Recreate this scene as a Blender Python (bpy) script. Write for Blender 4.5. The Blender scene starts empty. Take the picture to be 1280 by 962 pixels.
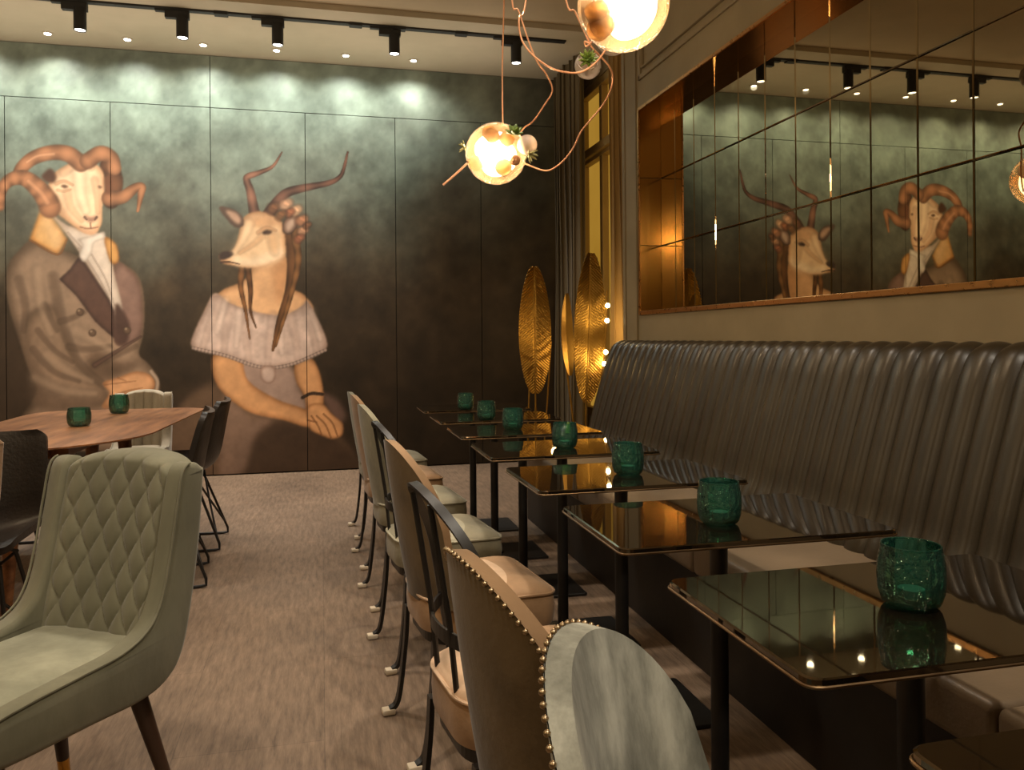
import bpy, bmesh, math, random
import numpy as np
from mathutils import Vector, Matrix
from mathutils.geometry import tessellate_polygon
random.seed(7)
PI = math.pi
SC = bpy.context.scene
COL = SC.collection

# ------------------------------------------------------------------ camera
H = 1.18; F = 990.0; PSI = math.radians(13.52); RHO = 0.008; VC = 422.0
FW = Vector((math.sin(PSI), math.cos(PSI), 0)); R0 = Vector((math.cos(PSI), -math.sin(PSI), 0)); U0 = Vector((0, 0, 1))
RT = R0 * math.cos(RHO) - U0 * math.sin(RHO); UP = U0 * math.cos(RHO) + R0 * math.sin(RHO)
CAM = Vector((0, 0, H))
cd = bpy.data.cameras.new('camera'); cam = bpy.data.objects.new('camera', cd); COL.objects.link(cam)
m = Matrix((RT, UP, -FW)).transposed().to_4x4(); m.translation = CAM; cam.matrix_world = m
cd.sensor_width = 36; cd.lens = 36 * F / 1280; cd.shift_y = -(481 - VC) / 1280; cd.clip_start = .02
SC.camera = cam

def at(u, v, zc):
    return CAM + FW * zc + RT * ((u - 640) / F * zc) + UP * ((VC - v) / F * zc)

# ------------------------------------------------------------------ materials
def s2l(c):
    return tuple((x / 255 / 12.92) if x / 255 <= .04045 else ((x / 255 + .055) / 1.055) ** 2.4 for x in c)
def lin(*c): return (*s2l(c), 1)

class NT:
    def __init__(s, name):
        s.m = bpy.data.materials.new(name); s.m.use_nodes = True
        s.t = s.m.node_tree; s.n = s.t.nodes; s.n.clear()
        s.out = s.n.new('ShaderNodeOutputMaterial')
    def add(s, typ, **kw):
        n = s.n.new(typ)
        for k, v in kw.items():
            if k in n.inputs: n.inputs[k].default_value = v
            else: setattr(n, k, v)
        return n
    def l(s, a, b): s.t.links.new(a, b)
    def coord(s, scale=(1, 1, 1), which='Object', rot=(0, 0, 0)):
        tc = s.add('ShaderNodeTexCoord'); mp = s.add('ShaderNodeMapping')
        mp.inputs['Scale'].default_value = scale; mp.inputs['Rotation'].default_value = rot
        s.l(tc.outputs[which], mp.inputs['Vector']); return mp.outputs['Vector']
    def noise(s, vec, scale, detail=4, rough=.55):
        n = s.add('ShaderNodeTexNoise'); n.inputs['Scale'].default_value = scale
        n.inputs['Detail'].default_value = detail; n.inputs['Roughness'].default_value = rough
        s.l(vec, n.inputs['Vector']); return n.outputs['Fac']
    def ramp(s, fac, stops):
        r = s.add('ShaderNodeValToRGB'); e = r.color_ramp.elements
        while len(e) < len(stops): e.new(.5)
        for el, (p, c) in zip(e, stops): el.position = p; el.color = c
        s.l(fac, r.inputs['Fac']); return r.outputs['Color']
    def bump(s, h, strength=.3, dist=.01):
        b = s.add('ShaderNodeBump'); b.inputs['Strength'].default_value = strength; b.inputs['Distance'].default_value = dist
        s.l(h, b.inputs['Height']); return b.outputs['Normal']
    def bsdf(s, **kw):
        p = s.add('ShaderNodeBsdfPrincipled')
        for k, v in kw.items(): p.inputs[k].default_value = v
        s.l(p.outputs[0], s.out.inputs['Surface']); return p

def noisy(name, c1, c2, scale=6, rough=.6, bump=.1, bscale=None, stretch=(1, 1, 1), lo=.35, hi=.65, sheen=0, metallic=0, detail=4, spec=.5, bdist=.01):
    t = NT(name); v = t.coord(stretch)
    p = t.bsdf(Roughness=rough, Metallic=metallic)
    p.inputs['Specular IOR Level'].default_value = spec
    t.l(t.ramp(t.noise(v, scale, detail), [(lo, c1), (hi, c2)]), p.inputs['Base Color'])
    if bump: t.l(t.bump(t.noise(v, bscale or scale * 8, 5), bump, bdist), p.inputs['Normal'])
    if sheen: p.inputs['Sheen Weight'].default_value = sheen; p.inputs['Sheen Roughness'].default_value = .4
    return t.m

def velvet(name, dark, mid, light, scale=7):
    t = NT(name); v = t.coord((1, 1, .45))
    p = t.bsdf(Roughness=.75); p.inputs['Specular IOR Level'].default_value = .2
    t.l(t.ramp(t.noise(v, scale, 6, .62), [(.3, dark), (.5, mid), (.68, light)]), p.inputs['Base Color'])
    t.l(t.bump(t.noise(v, scale * 2, 4), .15, .02), p.inputs['Normal'])
    p.inputs['Sheen Weight'].default_value = .25; p.inputs['Sheen Roughness'].default_value = .45
    return t.m

def metal(name, c, rough=.25, scale=30, var=.12):
    t = NT(name); v = t.coord()
    p = t.bsdf(Metallic=1.0, Roughness=rough); p.inputs['Base Color'].default_value = c
    mr = t.add('ShaderNodeMapRange'); mr.inputs['To Min'].default_value = max(.01, rough - var); mr.inputs['To Max'].default_value = rough + var
    t.l(t.noise(v, scale, 3), mr.inputs['Value']); t.l(mr.outputs[0], p.inputs['Roughness'])
    return t.m

def two_tone(name, a, b, seam):
    """fabric seat: colour a at the rear, colour b in front of a curved seam (object x)"""
    t = NT(name); tc = t.add('ShaderNodeTexCoord'); sp = t.add('ShaderNodeSeparateXYZ'); t.l(tc.outputs['Object'], sp.inputs[0])
    yy = t.add('ShaderNodeMath', operation='MULTIPLY'); t.l(sp.outputs['Y'], yy.inputs[0]); t.l(sp.outputs['Y'], yy.inputs[1])
    k = t.add('ShaderNodeMath', operation='MULTIPLY_ADD'); t.l(yy.outputs[0], k.inputs[0]); k.inputs[1].default_value = 1.6; t.l(sp.outputs['X'], k.inputs[2])
    g = t.add('ShaderNodeMath', operation='GREATER_THAN'); t.l(k.outputs[0], g.inputs[0]); g.inputs[1].default_value = seam
    zt = t.add('ShaderNodeMath', operation='GREATER_THAN'); t.l(sp.outputs['Z'], zt.inputs[0]); zt.inputs[1].default_value = .443
    inv = t.add('ShaderNodeMath', operation='SUBTRACT'); inv.inputs[0].default_value = 1; t.l(zt.outputs[0], inv.inputs[1])
    mx0 = t.add('ShaderNodeMath', operation='MAXIMUM'); t.l(g.outputs[0], mx0.inputs[0]); t.l(inv.outputs[0], mx0.inputs[1])
    mx = t.add('ShaderNodeMix', data_type='RGBA'); t.l(mx0.outputs[0], mx.inputs[0])
    mx.inputs[6].default_value = a; mx.inputs[7].default_value = b
    n = t.noise(tc.outputs['Object'], 9, 5)
    m2 = t.add('ShaderNodeMix', data_type='RGBA', blend_type='MULTIPLY'); m2.inputs[0].default_value = .7
    t.l(mx.outputs[2], m2.inputs[6]); t.l(t.ramp(n, [(.3, (.62, .62, .62, 1)), (.65, (1.1, 1.1, 1.1, 1))]), m2.inputs[7])
    p = t.bsdf(Roughness=.6); p.inputs['Specular IOR Level'].default_value = .3
    t.l(m2.outputs[2], p.inputs['Base Color']); t.l(t.bump(t.noise(tc.outputs['Object'], 60, 3), .12), p.inputs['Normal'])
    p.inputs['Sheen Weight'].default_value = .15
    return t.m

def thin_glass(name, tint, rough=.03, fac=.12, diffuse=None, dfac=.0):
    """thin-walled glass: tinted see-through, fresnel gloss and a little body colour"""
    t = NT(name)
    tr = t.add('ShaderNodeBsdfTransparent'); tr.inputs['Color'].default_value = tint
    gl = t.add('ShaderNodeBsdfGlossy'); gl.inputs['Roughness'].default_value = rough
    fr = t.add('ShaderNodeLayerWeight'); fr.inputs['Blend'].default_value = fac
    mx = t.add('ShaderNodeMixShader'); t.l(fr.outputs['Fresnel'], mx.inputs[0])
    src = tr.outputs[0]
    if diffuse:
        d = t.add('ShaderNodeBsdfTranslucent'); d.inputs['Color'].default_value = diffuse
        d2 = t.add('ShaderNodeBsdfDiffuse'); d2.inputs['Color'].default_value = diffuse
        ma = t.add('ShaderNodeMixShader'); ma.inputs[0].default_value = .5; t.l(d.outputs[0], ma.inputs[1]); t.l(d2.outputs[0], ma.inputs[2])
        mb = t.add('ShaderNodeMixShader'); mb.inputs[0].default_value = dfac; t.l(src, mb.inputs[1]); t.l(ma.outputs[0], mb.inputs[2]); src = mb.outputs[0]
    v = t.coord(); nz = t.bump(t.noise(v, 25 if not diffuse else 70, 2), .15 if not diffuse else .7, .01); t.l(nz, gl.inputs['Normal'])
    t.l(src, mx.inputs[1]); t.l(gl.outputs[0], mx.inputs[2]); t.l(mx.outputs[0], t.out.inputs['Surface'])
    return t.m

def emit(name, c, strength, c2=None, scale=8):
    t = NT(name); e = t.add('ShaderNodeEmission'); e.inputs['Color'].default_value = c; e.inputs['Strength'].default_value = strength
    if c2: t.l(t.ramp(t.noise(t.coord(), scale, 3), [(.35, c), (.65, c2)]), e.inputs['Color'])
    t.l(e.outputs[0], t.out.inputs['Surface']); return t.m

M = {}
M['wall'] = noisy('plaster_taupe', lin(134, 120, 92), lin(146, 131, 102), 3, .55, .05, 40)
M['trim'] = noisy('painted_trim', lin(128, 114, 88), lin(140, 125, 97), 3, .45, .03, 40)
M['ceiling'] = noisy('ceiling_paint', lin(168, 150, 122), lin(178, 158, 130), 2, .8, .02, 40)
M['soffit'] = noisy('soffit_paint', lin(170, 158, 136), lin(180, 166, 144), 2, .8, .02, 40)
M['backing'] = noisy('dark_backing', lin(14, 12, 10), lin(20, 17, 14), 4, .8, 0)
M['leather'] = noisy('dark_brown_leather', lin(42, 35, 23), lin(52, 44, 29), 5, .36, .06, 160, spec=.55)
M['leather_seat'] = noisy('brown_leather_seat', lin(112, 96, 76), lin(126, 108, 86), 5, .42, .1, 120)
M['plinth'] = noisy('dark_plinth', lin(30, 24, 18), lin(40, 32, 24), 5, .6, .05)
M['black_metal'] = noisy('black_metal', lin(20, 18, 16), lin(30, 27, 24), 12, .42, .03, 60, spec=.5)
M['track'] = noisy('matte_black', lin(18, 17, 16), lin(26, 24, 22), 12, .6, 0)
M['copper'] = noisy('copper_wire', lin(228, 164, 124), lin(240, 180, 138), 20, .35, 0, metallic=.45)
M['brass'] = metal('brass', lin(200, 150, 70), .22)
M['gold_leaf'] = metal('brushed_gold', lin(160, 124, 58), .46, 18, .1)
M['edge'] = metal('dark_bronze_edge', lin(120, 98, 72), .4)
M['bronze_jamb'] = metal('bronze_mirror_panel', lin(214, 164, 90), .16, 3, .06)
M['lip'] = metal('copper_lip', lin(190, 140, 85), .3)
M['smoked'] = metal('smoked_mirror', lin(150, 138, 112), .012, 3, .004)
M['dark_leather_chair'] = noisy('worn_black_brown_leather', lin(22, 16, 12), lin(34, 25, 18), 6, .42, .15, 70, spec=.5)
M['brown_chair'] = noisy('mid_brown_leather', lin(92, 66, 44), lin(112, 82, 56), 6, .45, .15, 60)
M['dark_wood'] = noisy('dark_wood_leg', lin(44, 30, 22), lin(62, 42, 30), 9, .4, .05, 40, (1, 1, .2))
M['sage'] = velvet('sage_velvet', lin(102, 100, 82), lin(116, 114, 94), lin(132, 129, 107), 5)
M['sage_seat'] = velvet('sage_velvet_seat', lin(118, 118, 100), lin(142, 142, 121), lin(166, 165, 142), 5)
M['sage_light'] = velvet('pale_sage_velvet', lin(92, 94, 86), lin(148, 150, 140), lin(204, 206, 194), 11)
M['grey_velvet'] = velvet('grey_velvet', lin(96, 94, 80), lin(126, 123, 104), lin(150, 146, 124), 7)
M['cream'] = velvet('grey_cream_velvet', lin(140, 132, 114), lin(160, 150, 130), lin(176, 166, 146), 6)
M['tan'] = noisy('tan_suede', lin(136, 108, 78), lin(160, 129, 96), 6, .7, .12, 50, sheen=.2, spec=.25)
M['umber'] = noisy('umber_suede', lin(78, 65, 46), lin(108, 91, 65), 5, .7, .12, 50, sheen=.2, spec=.25)
M['stud'] = metal('pewter_studs', lin(185, 165, 135), .35)
M['pad'] = noisy('off_white_felt', lin(196, 182, 160), lin(216, 202, 178), 20, .8, .1)
M['seat_tan'] = two_tone('seat_tan_two_tone', lin(208, 176, 144), lin(164, 130, 95), .06)
M['seat_grey'] = two_tone('seat_grey_two_tone', lin(168, 163, 140), lin(138, 131, 108), .06)
M['leaf_green'] = noisy('succulent_green', lin(70, 92, 30), lin(112, 132, 52), 30, .45, .05)
M['leaf_pale'] = noisy('air_plant_green', lin(150, 148, 92), lin(180, 175, 120), 30, .5, .05)
M['curtain'] = noisy('olive_curtain', lin(72, 60, 36), lin(92, 76, 47), 6, .8, .1, 60, (1, 1, .1), sheen=.3)
M['sheer'] = noisy('sheer_curtain', lin(120, 92, 42), lin(150, 116, 56), 6, .7, .1, 60, (1, 1, .1), sheen=.3)
M['window_frame'] = noisy('window_frame_paint', lin(150, 126, 80), lin(164, 138, 90), 5, .5, .03)
M['pane'] = emit('lamp_lit_window_glass', lin(214, 162, 62), .55, lin(198, 146, 50), 1.2)
M['votive'] = thin_glass('green_glass', (.50, .84, .75, 1), .05, .45, (.10, .48, .39, 1), .13)
M['globe'] = thin_glass('clear_glass', (.97, .90, .80, 1), .02, .06, (.55, .36, .20, 1), .16)
M['bubble'] = thin_glass('amber_bubble_glass', (.62, .42, .22, 1), .05, .25, (.46, .29, .14, 1), .66)
M['pod'] = thin_glass('frosted_pod_glass', (.85, .72, .62, 1), .2, .25, (.85, .74, .64, 1), .65)
def glow_mat():
    t = NT('warm_lamp_glow'); e = t.add('ShaderNodeEmission'); e.inputs['Color'].default_value = (1, .82, .58, 1); e.inputs['Strength'].default_value = 5
    tr = t.add('ShaderNodeBsdfTransparent'); a = t.add('ShaderNodeAddShader'); t.l(e.outputs[0], a.inputs[0]); t.l(tr.outputs[0], a.inputs[1]); t.l(a.outputs[0], t.out.inputs['Surface']); return t.m
M['glow'] = glow_mat()
M['bulb'] = emit('bulb', (1, .72, .34, 1), 60)
M['lens'] = emit('downlight_lens', (1, .92, .78, 1), 14)
M['wax'] = noisy('tealight', lin(58, 98, 80), lin(70, 110, 92), 10, .6, 0)

def floor_mat():
    t = NT('brown_floor')
    v = t.coord((1, 1, 1)); vs = t.coord((9, 1.2, 1)); vs2 = t.coord((40, 3, 1))
    n1 = t.noise(v, 1.3, 5, .6); n2 = t.noise(vs, 6, 6, .65); n3 = t.noise(vs2, 8, 3)
    br = t.add('ShaderNodeTexBrick'); br.inputs['Scale'].default_value = 1; br.inputs['Brick Width'].default_value = 1.2; br.inputs['Row Height'].default_value = .42
    br.inputs['Mortar Size'].default_value = .0015; br.inputs['Color1'].default_value = (1, 1, 1, 1); br.inputs['Color2'].default_value = (.9, .9, .9, 1); br.inputs['Mortar'].default_value = (.62, .62, .62, 1)
    t.l(t.coord((1, 1, 1), rot=(0, 0, PI / 2)), br.inputs['Vector'])
    def mul(a, b, f=1):
        q = t.add('ShaderNodeMix', data_type='RGBA', blend_type='MULTIPLY'); q.inputs[0].default_value = f
        t.l(a, q.inputs[6]); t.l(b, q.inputs[7]); return q.outputs[2]
    c = t.ramp(n1, [(.3, lin(114, 97, 81)), (.7, lin(140, 119, 99))])
    c = mul(c, t.ramp(n2, [(.3, (.55, .53, .51, 1)), (.65, (1.14, 1.12, 1.1, 1))]), .9)
    c = mul(c, t.ramp(n3, [(.35, (.82, .81, .8, 1)), (.65, (1.08, 1.08, 1.08, 1))]), .7)
    c = mul(c, br.outputs['Color'], .8)
    p = t.bsdf(Roughness=.62); p.inputs['Specular IOR Level'].default_value = .3
    t.l(c, p.inputs['Base Color']); t.l(t.bump(n2, .12, .004), p.inputs['Normal'])
    return t.m
M['floor'] = floor_mat()

def wood_mat():
    t = NT('walnut_top'); v = t.coord((6, .7, 6)); n = t.noise(v, 3.5, 6, .6)
    p = t.bsdf(Roughness=.32)
    t.l(t.ramp(n, [(.3, lin(104, 66, 40)), (.5, lin(150, 101, 66)), (.7, lin(178, 126, 84))]), p.inputs['Base Color'])
    return t.m
M['walnut'] = wood_mat()

def table_glass():
    t = NT('black_glass'); p = t.bsdf(Roughness=.025, IOR=1.9)
    c = t.ramp(t.noise(t.coord(), 4, 2), [(.3, lin(16, 12, 8)), (.7, lin(20, 15, 10))]); t.l(c, p.inputs['Base Color'])
    p.inputs['Specular IOR Level'].default_value = .75; p.inputs['Specular Tint'].default_value = (1, .86, .62, 1)
    return t.m
M['black_glass'] = table_glass()

def mural_mat():
    t = NT('painted_mural'); a = t.add('ShaderNodeVertexColor'); a.layer_name = 'paint'
    v = t.coord(); n = t.noise(v, 2.2, 7, .65); n2 = t.noise(v, 60, 3)
    q = t.add('ShaderNodeMix', data_type='RGBA', blend_type='MULTIPLY'); q.inputs[0].default_value = 1
    t.l(a.outputs['Color'], q.inputs[6]); t.l(t.ramp(n, [(.3, (.86, .87, .88, 1)), (.7, (1.1, 1.09, 1.08, 1))]), q.inputs[7])
    p = t.bsdf(Roughness=.5); p.inputs['Specular IOR Level'].default_value = .25
    t.l(q.outputs[2], p.inputs['Base Color']); t.l(t.bump(n2, .06, .004), p.inputs['Normal'])
    return t.m
M['mural'] = mural_mat()

# ------------------------------------------------------------------ mesh helpers
def obj(name, bm, mat, parent=None, smooth=True):
    me = bpy.data.meshes.new(name); bmesh.ops.recalc_face_normals(bm, faces=bm.faces[:]); bm.to_mesh(me); bm.free()
    if smooth:
        for p in me.polygons: p.use_smooth = True
        me.set_sharp_from_angle(angle=math.radians(42))
    me.materials.append(mat)
    o = bpy.data.objects.new(name, me); COL.objects.link(o)
    if parent: o.parent = parent
    return o
def thing(name, label, cat, loc=(0, 0, 0), rz=0, group=None):
    o = bpy.data.objects.new(name, None); COL.objects.link(o); o.empty_display_size = .05
    o.location = loc; o.rotation_euler = (0, 0, rz); o['label'] = label; o['category'] = cat
    if group: o['group'] = group
    return o
def tag(o, label, cat, group=None):
    o['label'] = label; o['category'] = cat
    if group: o['group'] = group
    return o
def struct(name, bm, mat, smooth=False):
    o = obj(name, bm, mat, None, smooth); o['kind'] = 'structure'; return o
def dup(root, loc, rz, label, group=None, mats=None):
    r = root.copy(); COL.objects.link(r); r.location = loc; r.rotation_euler = (0, 0, rz); r['label'] = label
    if group: r['group'] = group
    def rec(o, n):
        for ch in list(o.children):
            c = ch.copy(); COL.objects.link(c); c.parent = n
            rec(ch, c)
    rec(root, r); return r
def new(): return bmesh.new()
def box(bm, x0, x1, y0, y1, z0, z1, bev=0, seg=2):
    vs = [bm.verts.new((x, y, z)) for x in (x0, x1) for y in (y0, y1) for z in (z0, z1)]
    fs = [(0, 1, 3, 2), (4, 6, 7, 5), (0, 4, 5, 1), (2, 3, 7, 6), (0, 2, 6, 4), (1, 5, 7, 3)]
    faces = [bm.faces.new([vs[i] for i in f]) for f in fs]
    if bev:
        bmesh.ops.recalc_face_normals(bm, faces=faces)
        es = list({e for f in faces for e in f.edges})
        bmesh.ops.bevel(bm, geom=es, offset=bev, segments=seg, profile=.5, affect='EDGES')
    return bm
def frames(pts):
    pts = [Vector(p) for p in pts]; T = []
    for i in range(len(pts)):
        a = pts[max(0, i - 1)]; b = pts[min(len(pts) - 1, i + 1)]; T.append((b - a).normalized())
    up = Vector((0, 0, 1)) if abs(T[0].z) < .9 else Vector((1, 0, 0))
    n = (up - T[0] * up.dot(T[0])).normalized(); N = [n]
    for i in range(1, len(pts)):
        n = N[-1] - T[i] * N[-1].dot(T[i]); N.append(n.normalized())
    return pts, T, N
def tube(bm, pts, r, n=8, closed=False):
    pts, T, N = frames(pts); rings = []
    rr = r if isinstance(r, (list, tuple)) else [r] * len(pts)
    for p, t, nn, q in zip(pts, T, N, rr):
        b = t.cross(nn)
        rings.append([bm.verts.new(p + (nn * math.cos(2 * PI * k / n) + b * math.sin(2 * PI * k / n)) * q) for k in range(n)])
    L = len(rings)
    for i in range(L if closed else L - 1):
        A, B = rings[i], rings[(i + 1) % L]
        for k in range(n): bm.faces.new((A[k], A[(k + 1) % n], B[(k + 1) % n], B[k]))
    if not closed: bm.faces.new(rings[0][::-1]); bm.faces.new(rings[-1])
    return bm
def bar(bm, pts, w, d, side):
    """flat bar swept along pts; w along 'side' (per point fn or vector), d across"""
    pts = [Vector(p) for p in pts]; rings = []
    for i, p in enumerate(pts):
        a = pts[max(0, i - 1)]; b = pts[min(len(pts) - 1, i + 1)]; t = (b - a).normalized()
        s = Vector(side(i) if callable(side) else side); s = (s - t * s.dot(t)).normalized(); q = t.cross(s)
        rings.append([bm.verts.new(p + s * x + q * y) for x, y in ((w / 2, d / 2), (-w / 2, d / 2), (-w / 2, -d / 2), (w / 2, -d / 2))])
    for A, B in zip(rings, rings[1:]):
        for k in range(4): bm.faces.new((A[k], A[(k + 1) % 4], B[(k + 1) % 4], B[k]))
    bm.faces.new(rings[0][::-1]); bm.faces.new(rings[-1]); return bm
def lathe(bm, prof, n=32, c=(0, 0, 0), rib=0, nrib=0):
    rings = []
    for r, z in prof:
        if r < 1e-6: rings.append([bm.verts.new((c[0], c[1], c[2] + z))])
        else:
            rings.append([bm.verts.new((c[0] + r * (1 + rib * math.cos(nrib * 2 * PI * k / n)) * math.cos(2 * PI * k / n), c[1] + r * (1 + rib * math.cos(nrib * 2 * PI * k / n)) * math.sin(2 * PI * k / n), c[2] + z)) for k in range(n)])
    for A, B in zip(rings, rings[1:]):
        for k in range(n):
            k2 = (k + 1) % n
            if len(A) == 1 and len(B) == 1: continue
            if len(A) == 1: bm.faces.new((A[0], B[k], B[k2]))
            elif len(B) == 1: bm.faces.new((A[k], A[k2], B[0]))
            else: bm.faces.new((A[k], A[k2], B[k2], B[k]))
    return bm
def ball(bm, c, r, sub=3, sc=(1, 1, 1), fn=None):
    g = bmesh.ops.create_icosphere(bm, subdivisions=sub, radius=1)
    for v in g['verts']:
        d = v.co.normalized(); k = fn(d) if fn else 1
        v.co = Vector(c) + Vector((d.x * sc[0], d.y * sc[1], d.z * sc[2])) * r * k
    return bm
def surf(bm, fn, nu, nv, closed_u=False):
    g = [[bm.verts.new(fn(i / nu, j / nv)) for j in range(nv + 1)] for i in range(nu if closed_u else nu + 1)]
    L = len(g)
    for i in range(nu):
        for j in range(nv): bm.faces.new((g[i][j], g[(i + 1) % L][j], g[(i + 1) % L][j + 1], g[i][j + 1]))
    return g
def slab_surf(bm, fn, nu, nv, thick):
    """closed sheet of given thickness (fn returns point, normal)"""
    A = [[fn(i / nu, j / nv) for j in range(nv + 1)] for i in range(nu + 1)]
    f = [[bm.verts.new(p) for p, n in row] for row in A]
    b = [[bm.verts.new(Vector(p) - Vector(n) * (thick(i / nu, j / nv) if callable(thick) else thick)) for j, (p, n) in enumerate(row)] for i, row in enumerate(A)]
    for i in range(nu):
        for j in range(nv):
            bm.faces.new((f[i][j], f[i + 1][j], f[i + 1][j + 1], f[i][j + 1])); bm.faces.new((b[i][j], b[i][j + 1], b[i + 1][j + 1], b[i + 1][j]))
    for i in range(nu):
        bm.faces.new((f[i][0], b[i][0], b[i + 1][0], f[i + 1][0])); bm.faces.new((f[i][nv], f[i + 1][nv], b[i + 1][nv], b[i][nv]))
    for j in range(nv):
        bm.faces.new((f[0][j], f[0][j + 1], b[0][j + 1], b[0][j])); bm.faces.new((f[nu][j], b[nu][j], b[nu][j + 1], f[nu][j + 1]))
    return bm
def rpoly(pts, rad, n=6):
    """polygon with rounded corners (2D)"""
    out = []; L = len(pts)
    for i, p in enumerate(pts):
        r = rad[i] if isinstance(rad, (list, tuple)) else rad
        p = Vector(p); a = Vector(pts[i - 1]) - p; b = Vector(pts[(i + 1) % L]) - p
        r2 = min(r, a.length * .49, b.length * .49); a.normalize(); b.normalize()
        for k in range(n + 1):
            t = k / n; out.append(p + a * r2 * (1 - t) ** 2 + b * r2 * t ** 2)
    return out
def cushion(bm, outline, prof):
    """stack of inset outlines: prof = [(inset, z)...]; closed with centre fans"""
    c = sum((Vector(p) for p in outline), Vector((0, 0))) / len(outline)
    hs = max(min(abs(p[0] - c[0]) for p in outline if abs(p[1] - c[1]) < .03) if any(abs(p[1] - c[1]) < .03 for p in outline) else .2, .05)
    rings = []
    for ins, z in prof:
        k = max(.0, 1 - ins / hs)
        rings.append([bm.verts.new((c[0] + (p[0] - c[0]) * k, c[1] + (p[1] - c[1]) * k, z)) for p in outline])
    n = len(outline)
    for A, B in zip(rings, rings[1:]):
        for k in range(n): bm.faces.new((A[k], A[(k + 1) % n], B[(k + 1) % n], B[k]))
    bm.faces.new(rings[0][::-1]); bm.faces.new(rings[-1]); return bm
def prism(bm, pts2, to3, d0, d1):
    """extrude a 2D polygon; to3(a,b,depth) gives the 3D point"""
    A = [bm.verts.new(to3(p[0], p[1], d0)) for p in pts2]; B = [bm.verts.new(to3(p[0], p[1], d1)) for p in pts2]; n = len(pts2)
    for k in range(n): bm.faces.new((A[k], A[(k + 1) % n], B[(k + 1) % n], B[k]))
    bm.faces.new(A[::-1]); bm.faces.new(B); return bm
def crv(pts, n=6):
    """Catmull-Rom through 3D points"""
    P = [Vector(p) for p in pts]; P = [P[0] * 2 - P[1]] + P + [P[-1] * 2 - P[-2]]; out = []
    for i in range(1, len(P) - 2):
        for k in range(n):
            t = k / n; a, b, c, d = P[i - 1], P[i], P[i + 1], P[i + 2]
            out.append(.5 * ((2 * b) + (c - a) * t + (2 * a - 5 * b + 4 * c - d) * t * t + (3 * b - a - 3 * c + d) * t ** 3))
    out.append(P[-2]); return out

# ------------------------------------------------------------------ room
YB = 7.32; ZC = 3.70; XW = 2.045; XM = 2.20; XL = -4.7; YF = -2.6
struct('floor', box(new(), XL - .1, 2.7, YF - .1, YB + .2, -.1, 0), M['floor'])
struct('ceiling', box(new(), XL - .1, 2.7, YF - .1, 6.11, ZC, ZC + .12), M['ceiling'])
bm = new(); box(bm, XL - .1, 2.7, 6.11, YB + .2, ZC - .045, ZC + .12); struct('trim_1', bm, M['soffit'])
struct('wall_back', box(new(), XL - .1, 2.7, YB + .005, YB + .2, -.1, ZC), M['backing'])
struct('wall_left', box(new(), XL - .1, XL, YF, YB + .1, 0, ZC), M['wall'])
struct('wall_front', box(new(), XL - .1, 2.7, YF - .1, YF, 0, ZC), M['wall'])
ZB0, ZB1, YJ = 1.335, 2.675, 4.89
YM0 = -.6
bm = new()
box(bm, XW, 2.35, YF, 5.17, 0, ZB0); box(bm, XW, 2.35, YF, 5.17, ZB1, ZC)
box(bm, XW, 2.35, YJ, 5.17, ZB0, ZB1); box(bm, XW, 2.35, YF, YM0, ZB0, ZB1); box(bm, XM + .02, 2.35, YM0, YJ, ZB0, ZB1)
struct('wall_right', bm, M['wall'])
# window wall with its opening
WX = 2.42; wy0, wy1, wz0, wz1 = 5.42, 7.22, .45, 3.5
bm = new()
box(bm, WX, WX + .2, 5.17, wy0, 0, ZC); box(bm, WX, WX + .2, wy1, YB, 0, ZC)
box(bm, WX, WX + .2, wy0, wy1, 0, wz0); box(bm, WX, WX + .2, wy0, wy1, wz1, ZC)
struct('wall_window', bm, M['wall'])
w = bpy.data.objects.new('window_1', None); COL.objects.link(w); w.location = (WX, (wy0 + wy1) / 2, wz0); w['kind'] = 'structure'
w['label'] = 'tall lamp-lit window between curtains in the right wall'
def wl(o): o.location = Vector(o.location) - Vector(w.location)
bm = new(); ymu = 6.70; zt = 2.86
for a, b in ((wy0, wy0 + .07), (ymu - .035, ymu + .035), (wy1 - .03, wy1)): box(bm, WX + .02, WX + .12, a, b, wz0, wz1, .006)
for a, b in ((wz0, wz0 + .08), (zt - .06, zt + .06), (wz1 - .07, wz1)): box(bm, WX + .01, WX + .12, wy0, wy1, a, b, .006)
box(bm, WX - .03, WX + .05, wy0, wy1, zt - .03, zt + .05, .01)
wl(obj('window_frame', bm, M['window_frame'], w, False))
for a, b in ((wy0 + .07, ymu - .035), (ymu + .035, wy1 - .03)):
    for c, d in ((wz0 + .08, zt - .06), (zt + .06, wz1 - .07)):
        wl(obj('pane', box(new(), WX + .08, WX + .085, a, b, c, d), M['pane'], w, False))
# mouldings on the right wall
def mould(name, y0, y1, z0, z1, wd=.03, dp=.014):
    bm = new()
    box(bm, XW - dp, XW, y0, y1, z0, z0 + wd, .004); box(bm, XW - dp, XW, y0, y1, z1 - wd, z1, .004)
    box(bm, XW - dp, XW, y0, y0 + wd, z0, z1, .004); box(bm, XW - dp, XW, y1 - wd, y1, z0, z1, .004)
    struct(name, bm, M['trim'])
mould('trim_2', .6, 4.86, 2.86, 3.56); mould('trim_3', .66, 4.80, 2.92, 3.50, .012, .02)
struct('trim_4', box(new(), XW - .05, XW, YF, 5.17, ZC - .09, ZC, .02), M['trim'])
bm = new(); box(bm, XW - .012, XW, YJ + .02, YJ + .05, 0, ZC); box(bm, XW - .008, XW, 5.12, 5.165, 0, ZC); struct('trim_5', bm, M['trim'])

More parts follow.
